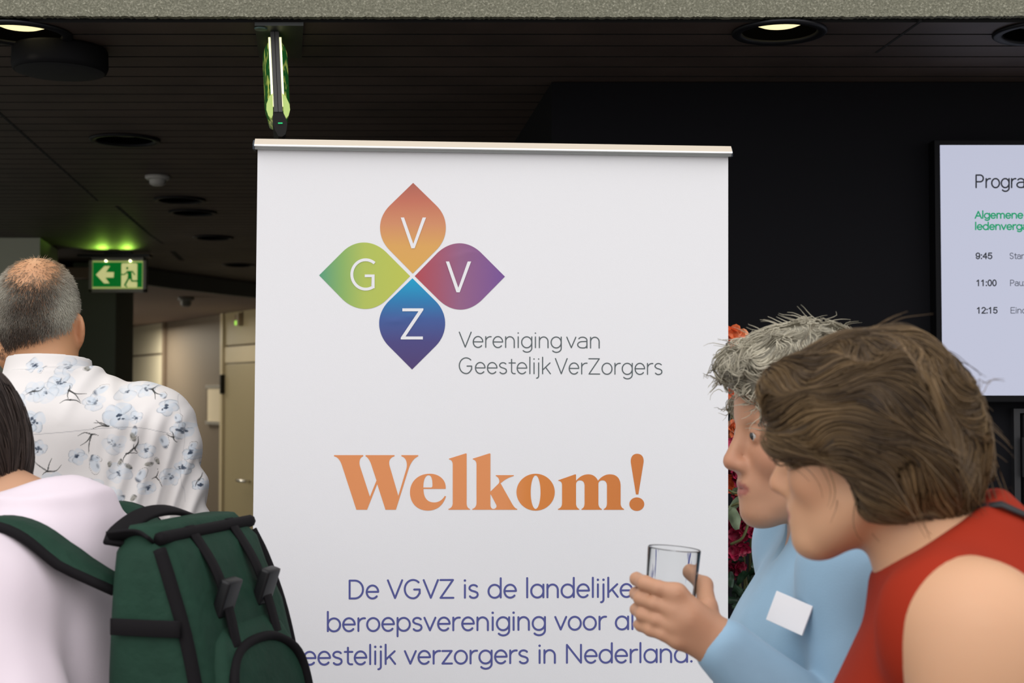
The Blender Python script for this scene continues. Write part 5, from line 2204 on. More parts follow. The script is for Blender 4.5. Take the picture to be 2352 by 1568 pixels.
def stpM(Q, i, L_):
    r_ = Q - crown
    d = r_ * np.array([1, 1, 0.8])
    d = d / (np.linalg.norm(d, axis=1, keepdims=True) + 1e-6) + np.array([0.0, 0, -0.45])
    d = d - Nn * (d * Nn).sum(1, keepdims=True)
    d = d / (np.linalg.norm(d, axis=1, keepdims=True) + 1e-6)
    d = d + Nn * (0.55 - 0.12 * i) + rj
    return Q + d / np.linalg.norm(d, axis=1, keepdims=True) * L_


rj = rs.normal(0, 0.22, P.shape)
side = np.clip((np.abs(P[:, 1]) - 0.030) / 0.035, 0, 1)
low = np.clip((0.010 - P[:, 2]) / 0.035, 0, 1)
g_ = np.clip(0.20 + 0.72 * side * (1 - low) + 0.16 * patch(P) + 0.14 * fine(P) + rs.normal(0, 0.13, len(P)) - 0.35 * low, 0, 1)[:, None]
up_ = np.clip((P[:, 2] - 0.075) / 0.05, 0, 1)[:, None] * (1 - side[:, None])
cM = (1 - g_) * np.array((0.075, 0.050, 0.034)) + g_ * np.array((0.62, 0.57, 0.46))
cM = cM * (1 - 0.65 * up_) + np.array((0.40, 0.25, 0.13)) * 0.65 * up_
cM = cM * np.array([0.97, 1.0, 1.02])
lens_ = 0.0042
V, Fq, C_ = strands(P - Nn * 0.001, None, stpM, 3, lens_, rs.uniform(0.7, 1.2, len(P)) * 0.00040, cM, 0.25)
part_mesh('hair', xf(HM, 0.93, V), Fq, attr_mat('hair_strands', rough=0.5), rootM, C_)

# shirt -----------------------------------------------------------------
f = Field(axis(-0.20, 0.22, 0.0042), axis(-0.31, 0.31, 0.0042), axis(0.98, 1.78, 0.0042))
f.loft([r for r in torsoM if r[0] < 1.71], 0.02, 'u', 0.014)
for sd, sg in (('L', 1), ('R', -1)):
    sh, el = JM['sh' + sd], JM['el' + sd]
    f.ell((0.0, 0.178 * sg, 1.625), (0.080, 0.062, 0.068), None, 0.06)
    f.cone((-0.01, 0.05 * sg, 1.664), (-0.005, 0.145 * sg, 1.652), 0.042, 0.046, 0.04)
    f.cone((0.0, 0.188 * sg, 1.60), el, 0.068, 0.066, 0.03)
f.ell((-0.055, 0, 1.62), (0.085, 0.15, 0.085), None, 0.05)
f.put(lambda X, Y, Z: 1.0 - Z + 0 * X + 0 * Y, (-1, -1, 0), (1, 1, 3), 0.004, 'i')
v, F_ = f.surface()
v = relax(v, F_, 2)
# finer faces where the back is seen
nn = normals_of(v, F_)
fc = v[F_].mean(1)
fn = nn[F_].mean(1)
wpos = np.stack([MX - fc[:, 1], MY + fc[:, 0], fc[:, 2]], 1)
wn_ = np.stack([-fn[:, 1], fn[:, 0], fn[:, 2]], 1)
tocam = np.array(CAMV) - wpos
tocam /= np.linalg.norm(tocam, axis=1, keepdims=True)
sel = np.ones(len(F_), bool)
fine_F = F_[sel]
K3 = 3
gs = np.linspace(0, 1, K3 + 1)
A, B_, C_, D_ = (v[fine_F[:, i]] for i in range(4))
S, T_ = np.meshgrid(gs, gs, indexing='ij')
pts_ = ((A[:, None, None] * (1 - S)[None, ..., None] + B_[:, None, None] * S[None, ..., None]) * (1 - T_)[None, ..., None]
        + (D_[:, None, None] * (1 - S)[None, ..., None] + C_[:, None, None] * S[None, ..., None]) * T_[None, ..., None])
nv = (K3 + 1) ** 2
flat = pts_.reshape(-1, 3)
base_i = (np.arange(len(fine_F)) * nv)[:, None, None]
ii, jj = np.meshgrid(np.arange(K3), np.arange(K3), indexing='ij')
q0 = ii * (K3 + 1) + jj
qF = np.stack([base_i + q0, base_i + q0 + (K3 + 1), base_i + q0 + (K3 + 2), base_i + q0 + 1], -1).reshape(-1, 4)
allv = np.concatenate([flat, v])
allF = np.concatenate([qF, F_[~sel] + len(flat)])
key = np.round(allv * 2e5).astype(np.int64)
_, first, inv = np.unique(key, axis=0, return_index=True, return_inverse=True)
inv = inv.reshape(-1)
v = allv[first]
F_ = inv[allF]
used = np.unique(F_)
remap = -np.ones(len(v), dtype=np.int64)
remap[used] = np.arange(len(used))
v = v[used]
F_ = remap[F_]
v = relax(v, F_, 2, 0.5)
nn = normals_of(v, F_)
yl, zl = v[:, 1], v[:, 2]
fold = 0.0028 * Wobble(22, 51, aniso=(1, 1, 0.25))(v) + 0.0012 * Wobble(60, 52, aniso=(1, 1, 0.5))(v)
# long folds that hang from the yoke towards the arm, and drape lines near the collar
armz = np.clip((-yl - 0.11) / 0.08, 0, 1) * np.clip((1.66 - zl) / 0.1, 0, 1)
fold += armz * 0.006 * np.sin((yl * 1.0 + 0.28 * (zl - 1.5)) * 210)
fold += 0.004 * np.exp(-((yl + 0.075 + 0.25 * (zl - 1.69)) / 0.012) ** 2) * np.clip((zl - 1.62) / 0.05, 0, 1)
fold += 0.005 * np.exp(-((yl + 0.135 - 0.55 * (zl - 1.66)) / 0.012) ** 2) * np.clip((zl - 1.60) / 0.05, 0, 1)
v = v + nn * fold[:, None]

# printed pattern: planar cloth print, laid out in centimetre-like units (u right, w down) over the back
PS = 2.45 / FPX


def uw(v):
    return 1176 + (MX - v[:, 1]) / PS, 900 + (CAM_H - v[:, 2]) / PS


U, W = uw(v)
BASE = np.array(srgb(222, 217, 214))
BLUE = np.array(srgb(196, 206, 216))
NAVY = np.array(srgb(48, 62, 82))
INK = np.array(srgb(46, 46, 44))
OLIVE = np.array(srgb(110, 108, 92))
GREYB = np.array(srgb(205, 208, 208))
cols = np.tile(BASE, (len(v), 1))
rp_ = np.random.RandomState(77)
# faint pink below the yoke
cols *= 1.0
GRID = {}


def near(cx, cy, r):
    return np.nonzero((np.abs(U - cx) < r) & (np.abs(W - cy) < r))[0]


def blend(idx, c, a):
    a = np.clip(a, 0, 1)[:, None]
    cols[idx] = cols[idx] * (1 - a) + c * a


def line(pts, w0_, w1_, c, al):
    P_ = [np.array((p.x, p.y)) for p in smooth_path([(a, b, 0) for a, b in pts], 5)]
    n = len(P_)
    cx, cy = np.mean(P_, 0)
    r = max(np.abs(np.array(P_) - (cx, cy)).max() + 6, 8)
    idx = near(cx, cy, r)
    if not len(idx):
        return
    q = np.stack([U[idx], W[idx]], 1)
    best = np.zeros(len(idx))
    for i in range(n - 1):
        a, b = P_[i], P_[i + 1]
        d = b - a
        t = np.clip(((q - a) @ d) / (d @ d + 1e-9), 0, 1)
        dist = np.linalg.norm(q - a - t[:, None] * d, axis=1)
        wd = w0_ + (w1_ - w0_) * (i + t) / (n - 1)
        best = np.maximum(best, np.clip((wd - dist) / 0.8 + 0.5, 0, 1))
    blend(idx, c, best * al)


def flower(cx, cy, R, strong, npet=5, rot=None, tint=BLUE):
    rot = rp_.uniform(0, 6.28) if rot is None else rot
    idx = near(cx, cy, R * 1.5)
    if not len(idx):
        return
    x, y = (U[idx] - cx), (W[idx] - cy) * 1.1
    for k in range(npet):
        a = rot + 2 * PI * k / npet + rp_.normal(0, 0.12)
        rr_ = R * rp_.uniform(0.46, 0.62)
        px, py = x - math.cos(a) * R * 0.52, y - math.sin(a) * R * 0.52
        th = np.arctan2(py, px)
        d = np.sqrt(px * px + py * py) / (rr_ * (1 + 0.10 * np.sin(3 * th + rp_.uniform(0, 6))))
        wash = np.clip((1 - d) / 0.10, 0, 1) * (0.30 + 0.30 * strong) * (0.6 + 0.5 * np.clip(d, 0, 1))
        blend(idx, tint, wash)
        edge = np.clip(1 - np.abs(d - 1) * rr_ / 1.1, 0, 1)
        arcm = np.clip(np.sin(th * 1.0 + rp_.uniform(0, 6.28)) * 1.4, 0, 1)
        blend(idx, NAVY * 0.6 + BLUE * 0.35, edge * arcm * (0.35 + 0.45 * strong))
        blend(idx, BLUE * 0.6 + NAVY * 0.25, np.exp(-((d - 0.9) / 0.12) ** 2) * arcm * 0.25 * (0.5 + strong))
    for _ in range(int(5 + 7 * strong)):
        dx, dy = rp_.normal(0, R * 0.16, 2)
        e = ((x - dx) / rp_.uniform(1.5, 4)) ** 2 + ((y - dy) / rp_.uniform(1.5, 3.2)) ** 2
        blend(idx, NAVY, np.clip(1.4 - e, 0, 1) * (0.45 + 0.5 * strong))


def bud(cx, cy, R, ang, dark=NAVY, body=BLUE):
    idx = near(cx, cy, R * 2)
    if not len(idx):
        return
    ca, sa = math.cos(ang), math.sin(ang)
    x0, y0 = U[idx] - cx, W[idx] - cy
    x, y = ca * x0 + sa * y0, -sa * x0 + ca * y0
    d = np.sqrt((x / R) ** 2 + (y / (R * 0.62)) ** 2)
    blend(idx, body, np.clip((1 - d) / 0.3, 0, 1) * 0.7)
    th = np.arctan2(y, x)
    d = d * (1 + 0.12 * np.sin(2 * th + cx) + 0.06 * np.sin(5 * th + cy))
    blend(idx, INK, np.clip(1 - np.abs(d - 1) * R * 0.7 / 0.8, 0, 1) * np.clip(np.sin(th + cx) + 0.5, 0, 1) * 0.6)
    blend(idx, dark, np.clip((1 - d) / 0.2, 0, 1) * np.clip((x / R - 0.45) / 0.3, 0, 1) * 0.85)
    e = ((x + R * 0.2) / (R * 0.35)) ** 2 + ((y - R * 0.25) / (R * 0.16)) ** 2
    blend(idx, dark, np.clip(1.2 - e, 0, 1) * 0.5)


def sprig(cx, cy, arms):
    for dx, dy, bend in arms:
        mx, my = cx + dx * 0.5 - dy * bend, cy + dy * 0.5 + dx * bend
        line([(cx, cy), (mx, my), (cx + dx, cy + dy)], 1.7, 0.5, INK, 0.9)
    idx = near(cx, cy, 6)
    if len(idx):
        blend(idx, INK, np.clip(1.3 - ((U[idx] - cx) / 3.2) ** 2 - ((W[idx] - cy) / 2.2) ** 2, 0, 1) * 0.9)


for a in ((128, 881, 30, 0.7), (101, 903, 26, 0.2), (75, 899, 28, 0.35), (266, 953, 33, 1.0), (84, 968, 30, 0.95), (128, 1110, 32, 0.75), (258, 1020, 26, 0.15), (266, 1086, 26, 0.35), (180, 1048, 20, 0.6),
          (214, 1118, 24, 0.45), (254, 1140, 22, 0.45), (272, 897, 26, 0.25), (309, 892, 22, 0.45), (362, 936, 20, 0.8), (324, 1036, 20, 0.5), (394, 990, 22, 0.8), (322, 1124, 18, 0.5), (410, 1046, 16, 0.9),
          (428, 1122, 16, 0.9), (52, 838, 18, 0.7), (130, 842, 22, 0.15), (95, 1028, 20, 0.7), (208, 924, 22, 0.3), (40, 930, 26, 0.6), (30, 1040, 28, 0.7), (395, 1078, 18, 0.9), (300, 960, 16, 0.3), (370, 1100, 22, 0.4)):
    flower(*a)
for k_ in range(60):
    u_, w_2 = rp_.uniform(-330, 460), rp_.uniform(880, 1900)
    if u_ < -30 or w_2 > 1230:
        flower(u_, w_2, rp_.uniform(18, 32), rp_.uniform(0.2, 1))
for a in ((214, 895, 17, 2.6), (76, 848, 10, -1.0), (173, 836, 12, -2.0), (217, 1068, 20, -1.9), (219, 1052, 12, -2.6), (312, 1094, 18, 2.1), (300, 992, 13, -1.4), (361, 1016, 17, 1.3), (202, 920, 14, 0.5),
          (386, 962, 13, 1.2), (348, 908, 10, 0.6), (414, 1030, 12, 1.9), (270, 1148, 12, -0.8), (120, 870, 8, 0.2)):
    bud(*a)
for cx, cy, R, an in ((269, 1062, 8, -1.1), (287, 1072, 8, 0.8), (328, 1068, 9, -0.2), (344, 1062, 8, 1.2), (248, 1066, 7, 1.5), (297, 1146, 10, -0.9), (297, 1004, 12, 1.2), (170, 844, 9, 0.7)):
    bud(cx, cy, R, an, INK, OLIVE)
sprig(150, 896, ((38, 8, 0.1), (30, 26, -0.1), (6, 22, 0.1), (-2, -12, 0.1)))
sprig(160, 918, ((-22, 8, 0.15), (22, 8, -0.12)))
sprig(245, 979, ((-30, -8, 0.12), (-34, 6, 0.1), (-26, -14, -0.1)))
sprig(211, 997, ((-28, 3, 0.2), (-24, 26, -0.1), (-6, 44, 0.05), (14, 3, -0.1)))
sprig(116, 1081, ((-40, -36, -0.05), (10, -30, -0.05), (30, -14, 0.2), (-12, 8, 0.1)))
sprig(321, 893, ((26, 14, 0.1), (14, 24, -0.1), (4, -10, 0.1)))
sprig(380, 1006, ((-14, -8, -0.1), (-4, -14, 0.1), (6, 12, 0.1)))
sprig(340, 1100, ((4, -20, 0.1), (14, 22, -0.1), (-10, 4, 0.1)))
sprig(283, 1043, ((-8, 20, 0.1), (16, -22, 0.2), (22, 0, -0.1)))
sprig(300, 1030, ((8, -26, 0.1), (-12, 14, 0.15), (4, 10, 0.1)))
sprig(75, 898, ((20, -10, 0.2), (-16, 8, 0.1)))
sprig(425, 1110, ((-6, 16, 0.1), (4, -16, 0.1)))
sprig(30, 985, ((14, 14, 0.1), (-10, 22, 0.1)))
# yoke seam
line([(0, 1003), (70, 998), (160, 991), (240, 983), (310, 983), (372, 998), (392, 1012)], 0.9, 0.9, NAVY * 0.5 + BASE * 0.4, 0.6)
line([(372, 905), (392, 960), (398, 1010), (392, 1080), (398, 1160)], 0.8, 0.8, NAVY * 0.5 + BASE * 0.5, 0.35)
M_flor = attr_mat('floral_cloth', rough=0.8, bump=(900, 0.15, 0.0006), sheen=0.1)
part_mesh('shirt', v, F_, M_flor, rootM, cols)
# collar, folded, same print
fc_ = Field(axis(-0.10, 0.14, 0.0024), axis(-0.12, 0.12, 0.0024), axis(1.68, 1.78, 0.0024))


def colr(X, Y, Z):
    zz = np.clip((Z - 1.695) / 0.055, 0, 1)
    cx = -0.004 + 0.014 * zz
    a = 0.076 - 0.010 * zz
    b = 0.078 - 0.008 * zz
    e = np.sqrt(((X - cx) / a) ** 2 + ((Y - 0.014) / b) ** 2)
    return np.maximum((np.abs((e - 1) * a) - 0.0030), np.maximum(1.700 + 0.12 * (X + 0.09) - Z, Z - (1.748 - 0.14 * (X + 0.05) + 0.0 * Y)))


fc_.put(colr, (-0.1, -0.12, 1.68), (0.14, 0.12, 1.78), 0.002)
vc, Fc = fc_.surface()
vc = relax(vc, Fc, 2)
for _ in range(1):
    pass
U, W = uw(vc)
v_keep, v = v, vc
cols = np.tile(BASE, (len(vc), 1))
flower(52, 838, 18, 0.9)
flower(128, 838, 26, 0.2)
bud(76, 849, 11, -1.0)
bud(173, 838, 13, -2.0)
bud(170, 846, 9, 0.7, INK, OLIVE)
line([(0, 868), (40, 866), (120, 858), (200, 857)], 0.9, 0.9, NAVY, 0.7)
part_mesh('collar', vc, Fc, M_flor, rootM, cols)
trousers(rootM, JM, torsoM, mat('charcoal_trousers', (0.04, 0.04, 0.045), rough=0.8), 1.06)
shoes(rootM, JM, MATS['dark_shoe'])

# ------------------------------------------------------------------ person with the green backpack, lower left
SKIN_C = (0.56, 0.31, 0.19)
CX, CY, CR = -0.605, 1.90, math.radians(165)
rootC = thing('person', 'dark-haired person in a pale pink shirt wearing the green backpack, at lower left', 'person', (CX, CY, 0), CR)
torsoC = [(0.80, -0.01, 0.10, 0.165), (0.90, -0.01, 0.12, 0.172), (0.98, -0.005, 0.112, 0.158), (1.08, 0.0, 0.10, 0.140), (1.20, 0.0, 0.110, 0.150),
          (1.30, -0.005, 0.122, 0.158), (1.38, 0.002, 0.116, 0.160), (1.43, 0.005, 0.103, 0.158), (1.48, 0.005, 0.084, 0.122), (1.53, 0.015, 0.062, 0.066)]
JC = std_joints(1.44, 0.172)
JC['elL'] = (-0.135, 0.215, 1.20)
JC['wrL'] = (0.02, 0.24, 0.97)
HC = Matrix.Translation((0.175, 0.0, 1.590)) @ rotm(0, 10, 0)
f = Field(axis(-0.24, 0.32, 0.008, ((0.05, 0.29, 0.0042),)), axis(-0.30, 0.32, 0.009, ((-0.09, 0.09, 0.0042),)), axis(-0.01, 1.77, 0.014, ((1.46, 1.77, 0.0042),)))
f.loft(torsoC, 0.02)
put_limbs(f, JC)
for sd, sg in (('L', 1), ('R', -1)):
    f.ell((-0.01, 0.168 * sg, 1.430), (0.055, 0.052, 0.058), None, 0.05)
    relaxed_hand(f, JC['wr' + sd], (0.25, 0, -1), (1, 0, 0.2), sd)
f.cone((-0.01, 0.0, 1.48), (0.125, 0.0, 1.55), 0.056, 0.052, 0.05)
put_head(f, HC, 0.93)
v, F_ = f.surface()
v = relax(v, F_, 2, 0.4)
part_mesh('body', v, F_, M_skin, rootC, lips_cols(v, HC, 0.93, SKIN_C, (0.40, 0.15, 0.12)))
eyes(rootC, HC, 0.93)
f = Field(axis(-0.26, 0.24, 0.006), axis(-0.31, 0.34, 0.006), axis(0.88, 1.62, 0.006))
f.loft(torsoC, 0.02, 'u', 0.014)
for sd, sg in (('L', 1), ('R', -1)):
    sh, el, wr = (Vector(JC[q + sd]) for q in ('sh', 'el', 'wr'))
    f.ell((-0.01, 0.168 * sg, 1.430), (0.070, 0.062, 0.066), None, 0.05)
    f.cone((-0.005, 0.04 * sg, 1.495), (-0.005, 0.145 * sg, 1.432), 0.042, 0.044, 0.05)
    f.cone(tuple(sh), tuple(el), 0.068, 0.064, 0.03)
    f.cone(tuple(el), tuple(el.lerp(wr, 0.8)), 0.060, 0.045, 0.02)
f.ell((0.038, 0, 1.462), (0.060, 0.08, 0.078), None, 0.05)
f.cone((-0.015, 0, 1.50), (0.045, 0, 1.52), 0.066, 0.060, 0.03)
f.put(lambda X, Y, Z: 0.89 - Z + 0 * X + 0 * Y, (-1, -1, 0), (1, 1, 2), 0.004, 'i')
f.put(lambda X, Y, Z: (Z - 1.575) + 0.25 * (X + 0.04) + 0 * Y, (-1, -1, 1.4), (1, 1, 2), 0.005, 'i')
fC = f
v, F_ = f.surface()
v = relax(v, F_, 2)
nn = normals_of(v, F_)
v = v + nn * (Wobble(24, 61, aniso=(1, 1, 0.35))(v) * 0.0035 + Wobble(60, 62, aniso=(1, 1, 0.4))(v) * 0.001)[:, None]
part_mesh('shirt', v, F_, mat('pale_pink_cotton', srgb(222, 208, 216), rough=0.8, bump=(500, 0.2, 0.001), sheen=0.15), rootC)
trousers(rootC, JC, torsoC, mat('blue_jeans', (0.03, 0.04, 0.08), rough=0.8), 0.97)
shoes(rootC, JC, MATS['dark_shoe'])
vol = head_field()
vol.ell((-0.012, 0, 0.045), (0.112, 0.092, 0.102), None, 0.02)
vol.ell((-0.050, 0, -0.015), (0.072, 0.088, 0.085), None, 0.04)
for sg in (1, -1):
    vol.ell((0.0, 0.074 * sg, -0.02), (0.065, 0.026, 0.075), None, 0.03)
vol.ell((0.118, 0, -0.035), (0.092, 0.078, 0.098), None, 0.02, 's')
vol.ell((0.0, 0, -0.166), (0.13, 0.14, 0.055), None, 0.02, 's')


def colC(P, rs):
    t = np.clip(0.4 + 0.25 * stripe(P) + rs.normal(0, 0.15, len(P)), 0, 1)[:, None]
    return (1 - t) * np.array((0.026, 0.016, 0.013)) + t * np.array((0.085, 0.055, 0.042))


hair_on(rootC, HC, 0.93, vol, (0.035, 0.022, 0.018), colC, 7000, lambda P: np.stack([-0.6 - 0 * P[:, 0], 0.1 * np.sign(P[:, 1]), -0.7 + 0 * P[:, 2]], 1), 8, 0.007, 0.0007, 24, 0.003, 0.12, 40)

# ------------------------------------------------------------------ green backpack
mwC = rootC.matrix_basis
pb_ = mwC @ Vector((-0.26, 0, 1.02))
BAG = thing('backpack', 'dark green backpack with black trim on the back of the dark-haired person', 'backpack', pb_)
M_green = mat('green_bag_cloth', srgb(27, 56, 43), rough=0.75, spec=0.2, bump=(60, 0.35, 0.006), var=(14, 0.18))
M_web = mat('black_webbing', (0.007, 0.006, 0.007), rough=0.8, spec=0.15)
M_buck = mat('black_buckle', (0.008, 0.008, 0.009), rough=0.45, spec=0.3)


def wC(p):
    return mwC @ Vector(p)


def rring(x0, x1, hw, z, r=0.03, n=6, sx=1.0):
    """rounded rectangle ring in local x/y at height z"""
    out = []
    cx, cy = (x0 + x1) / 2, 0
    hx, hy = abs(x1 - x0) / 2, hw
    r = min(r, hx * 0.95, hy * 0.95)
    for (sx_, sy_, a0) in ((1, 1, 0), (-1, 1, 90), (-1, -1, 180), (1, -1, 270)):
        for k in range(n + 1):
            a = math.radians(a0 + 90 * k / n)
            out.append((cx + sx_ * (hx - r) + r * math.cos(a), cy + sy_ * (hy - r) + r * math.sin(a), z))
    return out


def loft_rings(bm, rings, cap=True):
    vr = [[bm.verts.new(wC(p)) for p in r] for r in rings]
    n = len(vr[0])
    for a, b in zip(vr, vr[1:]):
        for k in range(n):
            bm.faces.new((a[k], a[(k + 1) % n], b[(k + 1) % n], b[k]))
    if cap:
        bm.faces.new(vr[0][::-1])
        bm.faces.new(vr[-1])


IN = -0.12
BX = 0.045
zs_ = [1.020, 1.030, 1.055, 1.10, 1.16, 1.22, 1.28, 1.34, 1.40, 1.45, 1.485, 1.503, 1.512, 1.516]
outx = np.interp(zs_, [1.02, 1.055, 1.16, 1.30, 1.40, 1.485, 1.516], np.array([-0.330, -0.360, -0.372, -0.352, -0.328, -0.294, -0.266]) + BX + 0.012)
hwz = np.interp(zs_, [1.02, 1.055, 1.2, 1.4, 1.485, 1.516], [0.128, 0.146, 0.150, 0.146, 0.140, 0.118])
inx = np.interp(zs_, [1.02, 1.05, 1.48, 1.516], np.array([-0.215, -0.196, -0.196, -0.210]) + BX)
wbag = Wobble(26, 71)
rings = []
for z, ox, hw, ix in zip(zs_, outx, hwz, inx):
    r = rring(ix, ox, hw, z, 0.038)
    q = np.array(r)
    rings.append([(a + 0.002 * w_, b + 0.002 * w_, c) for (a, b, c), w_ in zip(r, wbag(q))])
bm = bmesh.new()
loft_rings(bm, rings)
obj('main_compartment', bm, M_green, BAG, True)


def ox_at(z):
    return float(np.interp(z, zs_, outx))


def hw_at(z):
    return float(np.interp(z, zs_, hwz))


# bulging front pocket with a rounded flap
pz = [1.07, 1.085, 1.12, 1.18, 1.25, 1.31, 1.35, 1.375, 1.388]
pd_ = [0.004, 0.012, 0.018, 0.021, 0.020, 0.018, 0.014, 0.009, 0.001]
pw_ = [0.095, 0.110, 0.118, 0.120, 0.119, 0.115, 0.106, 0.092, 0.070]
bm = bmesh.new()
loft_rings(bm, [rring(ox_at(z) + 0.02, ox_at(z) - d, w_, z, 0.035) for z, d, w_ in zip(pz, pd_, pw_)])
obj('front_pocket', bm, M_green, BAG, True)
# side pocket on the near side
sp_z = [1.04, 1.06, 1.12, 1.19, 1.235, 1.25]
sp_d = [0.004, 0.018, 0.026, 0.024, 0.020, 0.014]
for sg in (1, -1):
    bm = bmesh.new()
    rg = []
    for z, d in zip(sp_z, sp_d):
        x0, x1 = -0.195 + BX, ox_at(z) + 0.035
        hw = hw_at(z)
        y0, y1 = (hw - 0.015) * sg, (hw + d) * sg
        rg.append([(x0, y0, z), (x0 - 0.01, y1 * 0.97 + y0 * 0.03, z), ((x0 + x1) / 2, y1, z), (x1 + 0.01, y1 * 0.97 + y0 * 0.03, z), (x1, y0, z)])
    loft_rings(bm, rg)
    obj('side_pocket', bm, M_green, BAG, True)


def tubeC(name, pts, rad, m=M_web, n=6):
    bm = bmesh.new()
    add_tube(bm, [wC(p) for p in smooth_path(pts, n)], rad, 8)
    return obj(name, bm, m, BAG, True)


def ribC(name, pts, wd, th, side, m=M_web, n=6):
    bm = bmesh.new()
    sd = mwC.to_3x3() @ Vector(side)
    add_ribbon(bm, [wC(p) for p in smooth_path(pts, n)], wd, th, sd)
    return obj(name, bm, m, BAG, True)


# black piping round the outer panel and along the top edges
for sg in (1, -1):
    tubeC('piping', [(ox_at(z) + 0.012, (hw_at(z) - 0.010) * sg, z) for z in (1.06, 1.16, 1.28, 1.38, 1.45, 1.49)], 0.0085)
tubeC('piping', [(ox_at(1.495) - 0.002 + 0.010, y, 1.503) for y in (0.125, 0.08, 0.0, -0.08, -0.125)], 0.0085)
ribC('zip_band', [(-0.200 + BX, hw_at(1.49) - 0.004, 1.505), (-0.235 + BX, hw_at(1.5) - 0.006, 1.508), (ox_at(1.49) + 0.02, hw_at(1.49) - 0.008, 1.500)], 0.022, 0.004, (0, 1, 0.6))
# zip of the front pocket
tubeC('pocket_zip', [(ox_at(1.24) - 0.020, 0.112, 1.24), (ox_at(1.32) - 0.018, 0.100, 1.325), (ox_at(1.36) - 0.013, 0.06, 1.358), (ox_at(1.37) - 0.011, 0.0, 1.366), (ox_at(1.36) - 0.013, -0.06, 1.358), (ox_at(1.32) - 0.018, -0.100, 1.325), (ox_at(1.24) - 0.020, -0.112, 1.24)], 0.0065)
# webbing straps with buckles across the outer panel
ribC('webbing_strap', [(ox_at(1.50) + 0.004, 0.05, 1.512), (ox_at(1.45) - 0.005, 0.05, 1.46), (ox_at(1.40) - 0.005, 0.052, 1.41), (ox_at(1.37) - 0.012, 0.055, 1.36)], 0.022, 0.003, (0, 1, 0))
ribC('webbing_strap', [(ox_at(1.50) + 0.004, -0.06, 1.512), (ox_at(1.45) - 0.005, -0.06, 1.46), (ox_at(1.40) - 0.005, -0.062, 1.41), (ox_at(1.37) - 0.012, -0.065, 1.36)], 0.022, 0.003, (0, 1, 0))
for yb_, zb_2 in ((0.052, 1.425), (-0.062, 1.425)):
    bm = bmesh.new()
    Mb_ = mwC @ Matrix.Translation((ox_at(zb_2) - 0.012, yb_, zb_2)) @ Matrix.Rotation(math.radians(-18), 4, 'Y')
    add_box(bm, (-0.007, -0.019, -0.024), (0.007, 0.019, 0.024), Mb_, 0.004)
    obj('buckle', bm, M_buck, BAG, True)
bm = bmesh.new()
Mb_ = mwC @ Matrix.Translation((ox_at(1.29) - 0.022, -0.01, 1.285))
add_box(bm, (-0.004, -0.045, -0.014), (0.004, 0.045, 0.014), Mb_, 0.003)
obj('flap_patch', bm, M_buck, BAG, True)
for zc in (1.40, 1.20):
    ribC('compression_strap', [(-0.215 + BX, hw_at(zc) + (0.028 if zc < 1.25 else 0.004), zc), (-0.255 + BX, hw_at(zc) + (0.032 if zc < 1.25 else 0.005), zc), (ox_at(zc) + 0.01, hw_at(zc) + 0.003, zc)], 0.020, 0.003, (0, 0, 1))
# top handle: a loop of webbing lying along the inner top edge
ribC('top_handle', [(-0.205 + BX, 0.128, 1.496), (-0.197 + BX, 0.10, 1.508), (-0.190 + BX, 0.03, 1.523), (-0.190 + BX, -0.04, 1.523), (-0.197 + BX, -0.10, 1.508), (-0.205 + BX, -0.128, 1.496)], 0.026, 0.007, (1, 0, 0.35))
# padded shoulder straps laid on the shirt
for sg, nm in ((1, 'near'), (-1, 'far')):
    path_ = smooth_path([(0.115, 0.105 * sg, 1.34), (0.100, 0.112 * sg, 1.41), (0.065, 0.118 * sg, 1.465), (0.02, 0.122 * sg, 1.488), (-0.03, 0.120 * sg, 1.485), (-0.075, 0.112 * sg, 1.465)], 6)
    P_, N_ = on_surface(fC, path_, 0.011)
    P_ = np.concatenate([P_, [[-0.110, 0.104 * sg, 1.452], [-0.155, 0.100 * sg, 1.44]]])
    N_ = np.concatenate([N_, N_[-1:], N_[-1:]])
    for _ in range(8):
        P_[1:-1] = (P_[:-2] + 2 * P_[1:-1] + P_[2:]) / 4
        N_[1:-1] = (N_[:-2] + 2 * N_[1:-1] + N_[2:]) / 4
    R3 = mwC.to_3x3()

    def sdir(i, P_=P_, N_=N_, sg=sg):
        t = Vector(P_[min(i + 1, len(P_) - 1)]) - Vector(P_[max(i - 1, 0)])
        s0_ = Vector(N_[i]).cross(t).normalized()
        if s0_.y * sg < 0:
            s0_ = -s0_
        return R3 @ (s0_ * 0.45 + Vector((0, sg, 0)) * 0.55)
    wds = [0.056] * (len(P_) - 4) + [0.058, 0.05, 0.042, 0.036]
    bm = bmesh.new()
    add_ribbon(bm, [wC(p) for p in P_], wds, 0.012, sdir)
    st = obj('shoulder_strap', bm, M_green, BAG, True)
    bm = bmesh.new()
    edge = []
    for i in range(len(P_)):
        t = Vector(P_[min(i + 1, len(P_) - 1)]) - Vector(P_[max(i - 1, 0)])
        s_ = Vector(N_[i]).cross(t).normalized()
        if s_.y * sg < 0:
            s_ = -s_
        s_ = (s_ * 0.45 + Vector((0, sg, 0)) * 0.55).normalized()
        edge.append(wC(Vector(P_[i]) + s_ * wds[i] * 0.5))
    add_tube(bm, edge, 0.0062, 8)
    tag(obj('edge_binding', bm, M_web, st, True), 'black binding along the strap edge')
